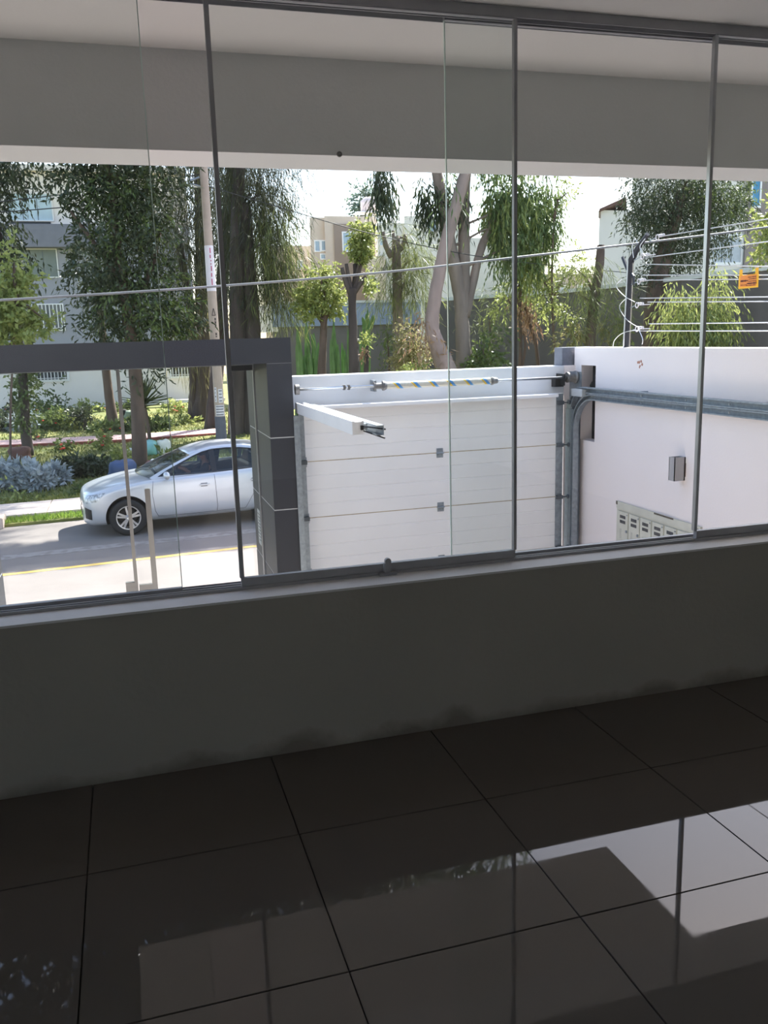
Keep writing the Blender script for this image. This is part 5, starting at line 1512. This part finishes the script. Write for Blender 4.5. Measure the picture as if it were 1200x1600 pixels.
bush('dark low hedge behind the single silvery shrub', 112, 745, 22, 14, 1400, lf_dark, .14, .06)
bush('dark low hedge ahead of the car bonnet', 148, 742, 24, 13, 1400, lf_dark, .14, .06)
bush('shaded green mound beside the car headlight', 140, 770, 22, 9, 900, lf_mid, .1, .04)
bush('bluish grey shrub across the brick path', 42, 672, 26, 11, 1300, lf_silver, .18, .08, 'silver_shrub')
bush('dark green shrub at the far end of the lawn', 8, 673, 18, 12, 900, lf_dark, .18, .08)
bush('leafy green shrub with pale tips by the small bonsai', 85, 671, 22, 13, 1200, lf_mid, .18, .08, flowers=2)
bush('yellow green shrub beside the leafy green shrub', 110, 670, 18, 11, 900, lf_light, .18, .08)
bush('rose bush with red flowers before the leaning trunk', 165, 675, 22, 7, 800, lf_mid, .18, .09, 'rose_bush', flowers=3)
bush('green flower bed shrub behind the yucca stem', 215, 672, 24, 6, 900, lf_mid, .2, .1, flowers=2)
bush('broad leafy shrub between the yucca and the casuarinas', 248, 671, 16, 7, 700, lf_mid, .2, .1)
bush('thin rose bush with one red flower on the path edge', 160, 703, 12, 16, 300, lf_light, .14, .07, 'rose_bush', flowers=2)
bush('small rose bush with orange red flowers before the path', 98, 704, 14, 7, 300, lf_mid, .12, .06, 'rose_bush', flowers=3)
bush('wispy rose bush with red flowers by the brown heap', 55, 690, 18, 10, 260, lf_mid, .12, .06, 'rose_bush', flowers=3)
bush('low plants growing around the small white sack', 190, 722, 20, 9, 600, lf_light, .13, .06)
bush('small leafy plant beside the car windscreen', 258, 728, 10, 11, 320, lf_mid, .16, .08)
for (px, q, lfm) in ((20, 'by the ivy clad trunk', lf_dark), (70, 'below the barred window', lf_mid), (140, 'by the bonsai', lf_light), (200, 'behind the leaning trunk', lf_mid), (270, 'beside the casuarina', lf_light)):
    bush('flowering bed plants under the white wall, %s' % q, px, 644, 22, 6, 420, lfm, .2, .09, 'bed_plant', 'plants in the bed along the white wall', flowers=4, fcol=(206, 110, 84))
bush('sunlit ground cover at the foot of the casuarina', 280, 662, 30, 4, 420, lf_light, .18, .08)
bush('arching rose stems against the white wall', 90, 640, 30, 22, 260, lf_mid, .16, .08, 'rose_bush')
# dark clipped bonsai
b = atg(134, 672); k = pxm(b.y)
t = thing('clipped_bonsai', b, 'dark flat-topped little tree on a bent stem in the lawn', 'tree')
pts = [b, aty(134, 662, b.y), aty(130, 655, b.y), aty(126, 648, b.y)]
MB().tube(pts, [.09, .07, .06, .05], 7).build('trunk', m_barkd, t, smooth=True)
quads_mesh('foliage', sprigs([blob(120, 644, 7, 4, b.y), blob(131, 646, 7, 4, b.y), blob(128, 650, 9, 3, b.y)], 900, .12, .06, .1), lf_dark, t)
# yucca
b = atg(236, 706); Yy = b.y
t = thing('yucca', b, 'spiky yucca rosette on a slim bare stem behind the sacks', 'plant')
head = aty(224, 632, Yy)
MB().tube([b + Vector((0, 0, -.05)), aty(232, 670, Yy), aty(228, 645, Yy), head], [.055, .05, .05, .06], 8).build('stem', m_bark, t, smooth=True)
yl0 = MB()
n = 6
for i in range(n + 1):
    u = i / n; w_ = .045 * math.sin(math.pi * min(1, .25 + u * .75)) ; 
    for s in (-1, 0, 1):
        yl0.v.append((s * w_, .02 * abs(s), u * 1.0 if False else u))
for i in range(n):
    for s in range(2):
        k0 = i * 3 + s; yl0.f.append((k0, k0 + 1, k0 + 4, k0 + 3)); yl0.mi.append(0)
yo = yl0.build('leaf', leafmat('leaf_yucca', (52, 62, 34), (96, 108, 60), .3), t, local=True)
random.seed(4)
for q in range(70):
    o = yo if q == 0 else yo.copy()
    if q: COL.objects.link(o)
    az = random.uniform(0, 2 * math.pi); el = random.choice([random.uniform(-.3, 1.2), random.uniform(-.2, 1.4)])
    d = Vector((math.cos(az) * math.cos(el), math.sin(az) * math.cos(el), math.sin(el)))
    o.rotation_mode = 'QUATERNION'
    o.rotation_quaternion = d.to_track_quat('Z', 'Y')
    o.location = head - b + Vector((0, 0, random.uniform(-.12, .1)))
    L_ = random.uniform(.62, .9)
    o.scale = (1, 1, L_)
for dd in ((.3, 0, -.75), (.22, 0, -.6)):
    o = yo.copy(); COL.objects.link(o); o.rotation_mode = 'QUATERNION'; o.rotation_quaternion = Vector(dd).to_track_quat('Z', 'Y'); o.location = head - b + Vector((0, 0, -.1)); o.scale = (1.5, 1, .75)

# ------------------------------------------------------------------ sacks and heaps on the lawn
def sack(name, label, px0, px1, py0, py1, m, cat, seed, knot=False, base=None):
    pc = atg((px0 + px1) / 2, base or py1); k = pxm(pc.y)
    rx = (px1 - px0) / 2 * k; h = (py1 - py0) * k
    bm = bmesh.new(); bmesh.ops.create_icosphere(bm, subdivisions=3, radius=1)
    r_ = np.random.default_rng(seed); ph = r_.uniform(0, 6, 9)
    for v in bm.verts:
        c = v.co.copy()
        d = 1 + .09 * math.sin(c.x * 4 + ph[0]) * math.sin(c.z * 5 + ph[1]) + .06 * math.sin(c.y * 7 + c.x * 5 + ph[2]) + .03 * math.sin(c.z * 13 + c.x * 9 + ph[3])
        e = 4.0
        n_ = (abs(c.x) ** e + abs(c.y) ** e + abs(c.z) ** e) ** (1 / e)
        c = c / n_ * d
        v.co = Vector((c.x * rx, c.y * min(rx, .45), max(0, (c.z * .5 + .48)) * h))
    me = bpy.data.meshes.new('bag'); bm.to_mesh(me); bm.free()
    me.polygons.foreach_set('use_smooth', [True] * len(me.polygons))
    me.materials.append(m)
    t = thing(name, pc + Vector((0, 0, -.02)), label, cat)
    o = bpy.data.objects.new('bag', me); COL.objects.link(o); o.parent = t
    if knot:
        MB().lathe([(.02, 0), (.05, .04), (.03, .08), (.09, .16), (.001, .15)], (rx * .3, 0, h * .93), 'z', 9).build('knot', m, t, local=True)
sack('sack', 'white filled sack beside the yucca stem', 247, 267, 687, 709, mat('sack_white', (226, 224, 210), 0.7, var=.06), 'sack', 1)
sack('sack', 'pale blue and green sack behind the slim yucca stem', 223, 244, 688, 711, mat('sack_blue', (150, 196, 206), 0.7, var=.1, scale=2, col2=(130, 190, 160)), 'sack', 2)
sack('sack', 'small white bundle against the leafy tree trunk', 199, 214, 700, 712, mat('sack_white2', (220, 218, 208), 0.7), 'sack', 3)
sack('tarpaulin', 'dull blue tarpaulin heap behind the car bonnet', 174, 213, 719, 752, mat('tarp_blue', (52, 72, 108), 0.7, var=.15, scale=5), 'tarpaulin', 4)
sack('boulder', 'reddish brown rounded heap before the brick path', 18, 46, 699, 718, mat('heap_brown', (96, 66, 58), 0.9, var=.2, scale=4), 'rock', 5)
sack('earth_mound', 'dull red mound behind the car windscreen', 229, 250, 719, 738, mat('heap_red', (128, 84, 84), 0.9, var=.15, scale=5), 'mound', 6)
sack('clipped_mound', 'dark box-shaped heap below the white wall', 188, 200, 640, 654, mat('heap_dark', (46, 42, 40), 0.9), 'mound', 7)
sack('stone_planter', 'grey green rounded planter behind the yucca', 197, 222, 641, 655, mat('planter_green', (112, 124, 108), 0.9, var=.1), 'planter', 8)

# ------------------------------------------------------------------ grass blades
def blades(n, fpos, L, W):
    P = np.array([fpos() for _ in range(n)])
    D = unit(rng.normal(size=(n, 3)) * .35 + np.array([0, 0, 1]))
    return kites(P, D, L * rng.uniform(.5, 1.3, n), np.full(n, W))
def fv():
    x = random.uniform(-4.5, 9); y = random.uniform(16.72, 17.16); return (x, ry(x, y), STREET + .05)
tag(quads_mesh('grass', blades(9000, fv, .09, .02), leafmat('grass_fresh', (92, 128, 44), (140, 160, 70), .4), None), 'fresh green grass growing on the verge strip', 'grass', kind='stuff')
def fl_():
    x = random.uniform(-7, 6); y = ry(x, 18.62) + random.random() ** 1.6 * 18; return (x, y, lawn_z(y) - .01)
tag(quads_mesh('grass', blades(26000, fl_, .10, .035), leafmat('grass_lawn', (76, 94, 42), (134, 134, 76), .35), None), 'short lawn grass covering the garden across the street', 'grass', kind='stuff')
a = aty(27, 787, 18.4)
t = thing('weed_tuft', (a.x, 18.75, lawn_z(18.75)), 'pale green leafy weed at the back edge of the sidewalk', 'plant')
quads_mesh('foliage', sprigs([((a.x, 18.75, lawn_z(18.75) + .08), (.2, .08, .1), 1)], 60, .14, .05, 0, per=3), lf_light, t)

# ================================================================== utility pole and overhead cables
b = atg(347, 700); YU = b.y
up = thing('utility_pole', b, 'tall concrete utility pole with a white painted band and pasted notices', 'pole')
m_con = mat('pole_concrete', (178, 160, 146), 0.85, var=.08, scale=3, bump=.2)
def polez(py): return aty(335, py, YU).z
k = pxm(YU)
segs = [(b.z - .1, .150, 0), (polez(651), .143, 0), (polez(455), .125, 0), (polez(384), .118, 0), (polez(262), .105, 0), (polez(100), .095, 0)]
xb, yb_ = b.x, b.y
def pseg(name, z0, r0, z1, r1, m):
    MB().lathe([(.001, z0), (r0, z0), (r1, z1), (.001, z1)], (xb, yb_, 0), 'z', 18).build(name, m, up, smooth=False)
def prad(z):
    return float(np.interp(z, [s[0] for s in segs], [s[1] for s in segs]))
pseg('painted_foot', b.z - .1, .158, polez(651), .151, mat('pole_foot_grey', (92, 94, 104), 0.8, var=.08))
pseg('shaft', polez(651), .143, polez(455), .125, m_con)
pseg('white_band', polez(455), .128, polez(384), .121, mat('pole_white', (226, 218, 222), 0.7, var=.04))
pseg('shaft', polez(384), .118, polez(100), .095, m_con)
def pasted(name, py0, py1, a0, a1, m, parent=up, off=.004):
    z1, z0 = polez(py0), polez(py1); g = MB(); n = 8
    for i in range(n + 1):
        an = a0 + (a1 - a0) * i / n
        for z in (z0, z1):
            r = prad(z) + off; g.v.append((xb + r * math.sin(an), yb_ - r * math.cos(an), z))
    for i in range(n):
        g.f.append((2 * i, 2 * i + 2, 2 * i + 3, 2 * i + 1)); g.mi.append(0)
    return g.build(name, m, parent)
m_pap = mat('paper_white', (216, 212, 214), 0.7, var=.06, scale=8); m_prn = mat('paper_print', (120, 116, 122), 0.8)
for (y0, y1, a0, a1) in ((605, 628, -.95, -.45), (608, 629, -.15, .75), (633, 650, -.9, .9)):
    pg = pasted('notice', y0, y1, a0, a1, m_pap, off=.006)
    nl = 4
    for q in range(nl):
        yy = y0 + (y1 - y0) * (q + .5) / nl
        pasted('print_line', yy - .9, yy + .9, a0 + .12, a1 - .12 - .1 * (q % 2), m_prn, pg, .0085)
m_redp = mat('pole_red', (186, 92, 118), 0.7); m_blk = mat('pole_ink', (58, 50, 48), 0.7)
for (y0, y1) in ((388, 396), (399, 404), (407, 409), (412, 414), (416, 424), (427, 433), (436, 446)):
    pasted('red_lettering', y0, y1, -.05 + (y0 % 3) * .05, .18 + (y0 % 3) * .05, m_redp, off=.009)
for (p0, p1) in (((-.35, 493), (0, 482)), ((0, 482), (.35, 493)), ((-.35, 493), (.35, 493))):
    g = MB(); P = []
    for q in range(7):
        t_ = q / 6; an = p0[0] + (p1[0] - p0[0]) * t_; z = polez(p0[1] + (p1[1] - p0[1]) * t_); r = prad(z) + .004
        P.append((xb + r * math.sin(an), yb_ - r * math.cos(an), z))
    g.tube(P, .009, 5).build('triangle_mark', m_blk, up)
for (y0, y1) in ((497, 501), (502, 506), (507, 512), (520, 524), (525, 527)):
    pasted('black_lettering', y0, y1, .1, .4, m_blk, off=.004)
m_cab = mat('cable_black', (52, 52, 54), 0.6)
MB().tube([aty(311, 277, YU), aty(296, 283, YU - .1), aty(297, 288, YU - .1), aty(312, 291, YU)], .03, 6).build('wire_bracket', m_galv, up)
def cable(px, Ys, r, m, label, group=None):
    P = [aty(x, y, Yv) for (x, y), Yv in zip(px, Ys)]
    out = []; n = len(P)
    for i in range(n - 1):
        p0, p1, p2, p3 = P[max(i - 1, 0)], P[i], P[i + 1], P[min(i + 2, n - 1)]
        for q in range(6):
            t_ = q / 6; out.append(.5 * ((2 * p1) + (p2 - p0) * t_ + (2 * p0 - 5 * p1 + 4 * p2 - p3) * t_ * t_ + (3 * p1 - p0 - 3 * p2 + p3) * t_ ** 3))
    out.append(P[-1])
    return tag(MB().tube(out, r, 6).build('overhead_cable', m, smooth=True), label, 'cable', group)
cable([(-300, 483), (0, 469), (330, 448), (600, 425.5), (800, 403), (1000, 380), (1200, 355), (1500, 312)], [9.6] * 8, .014, mat('cable_grey', (112, 112, 114), 0.5, var=.1), 'thick grey cable crossing the whole street above the garage')
cable([(-60, 322), (130, 300), (230, 284), (311, 273)], [YU] * 4, .014, m_cab, 'upper thin cable from the utility pole towards the grey apartments')
cable([(-60, 336), (120, 322), (230, 306), (308, 287)], [YU] * 4, .014, m_cab, 'lower thin cable from the utility pole towards the grey apartments')
cable([(325, 291), (440, 325), (560, 360), (680, 388), (800, 408), (1000, 428)], [YU] * 6, .012, m_cab, 'thin cable sagging from the utility pole past the far houses')
# little nest stuck under the facade beam
c = aty(530, 243, 3.632)
tag(MB().lathe([(.001, -.010), (.010, -.007), (.012, .0), (.010, .006), (.001, .008)], (c.x, 3.627, 2.180), 'y', 10).build('beam_plug', mat('plug_grey', (96, 94, 92), 0.8)), 'small dark round plug at the lower edge of the facade beam', 'plug')
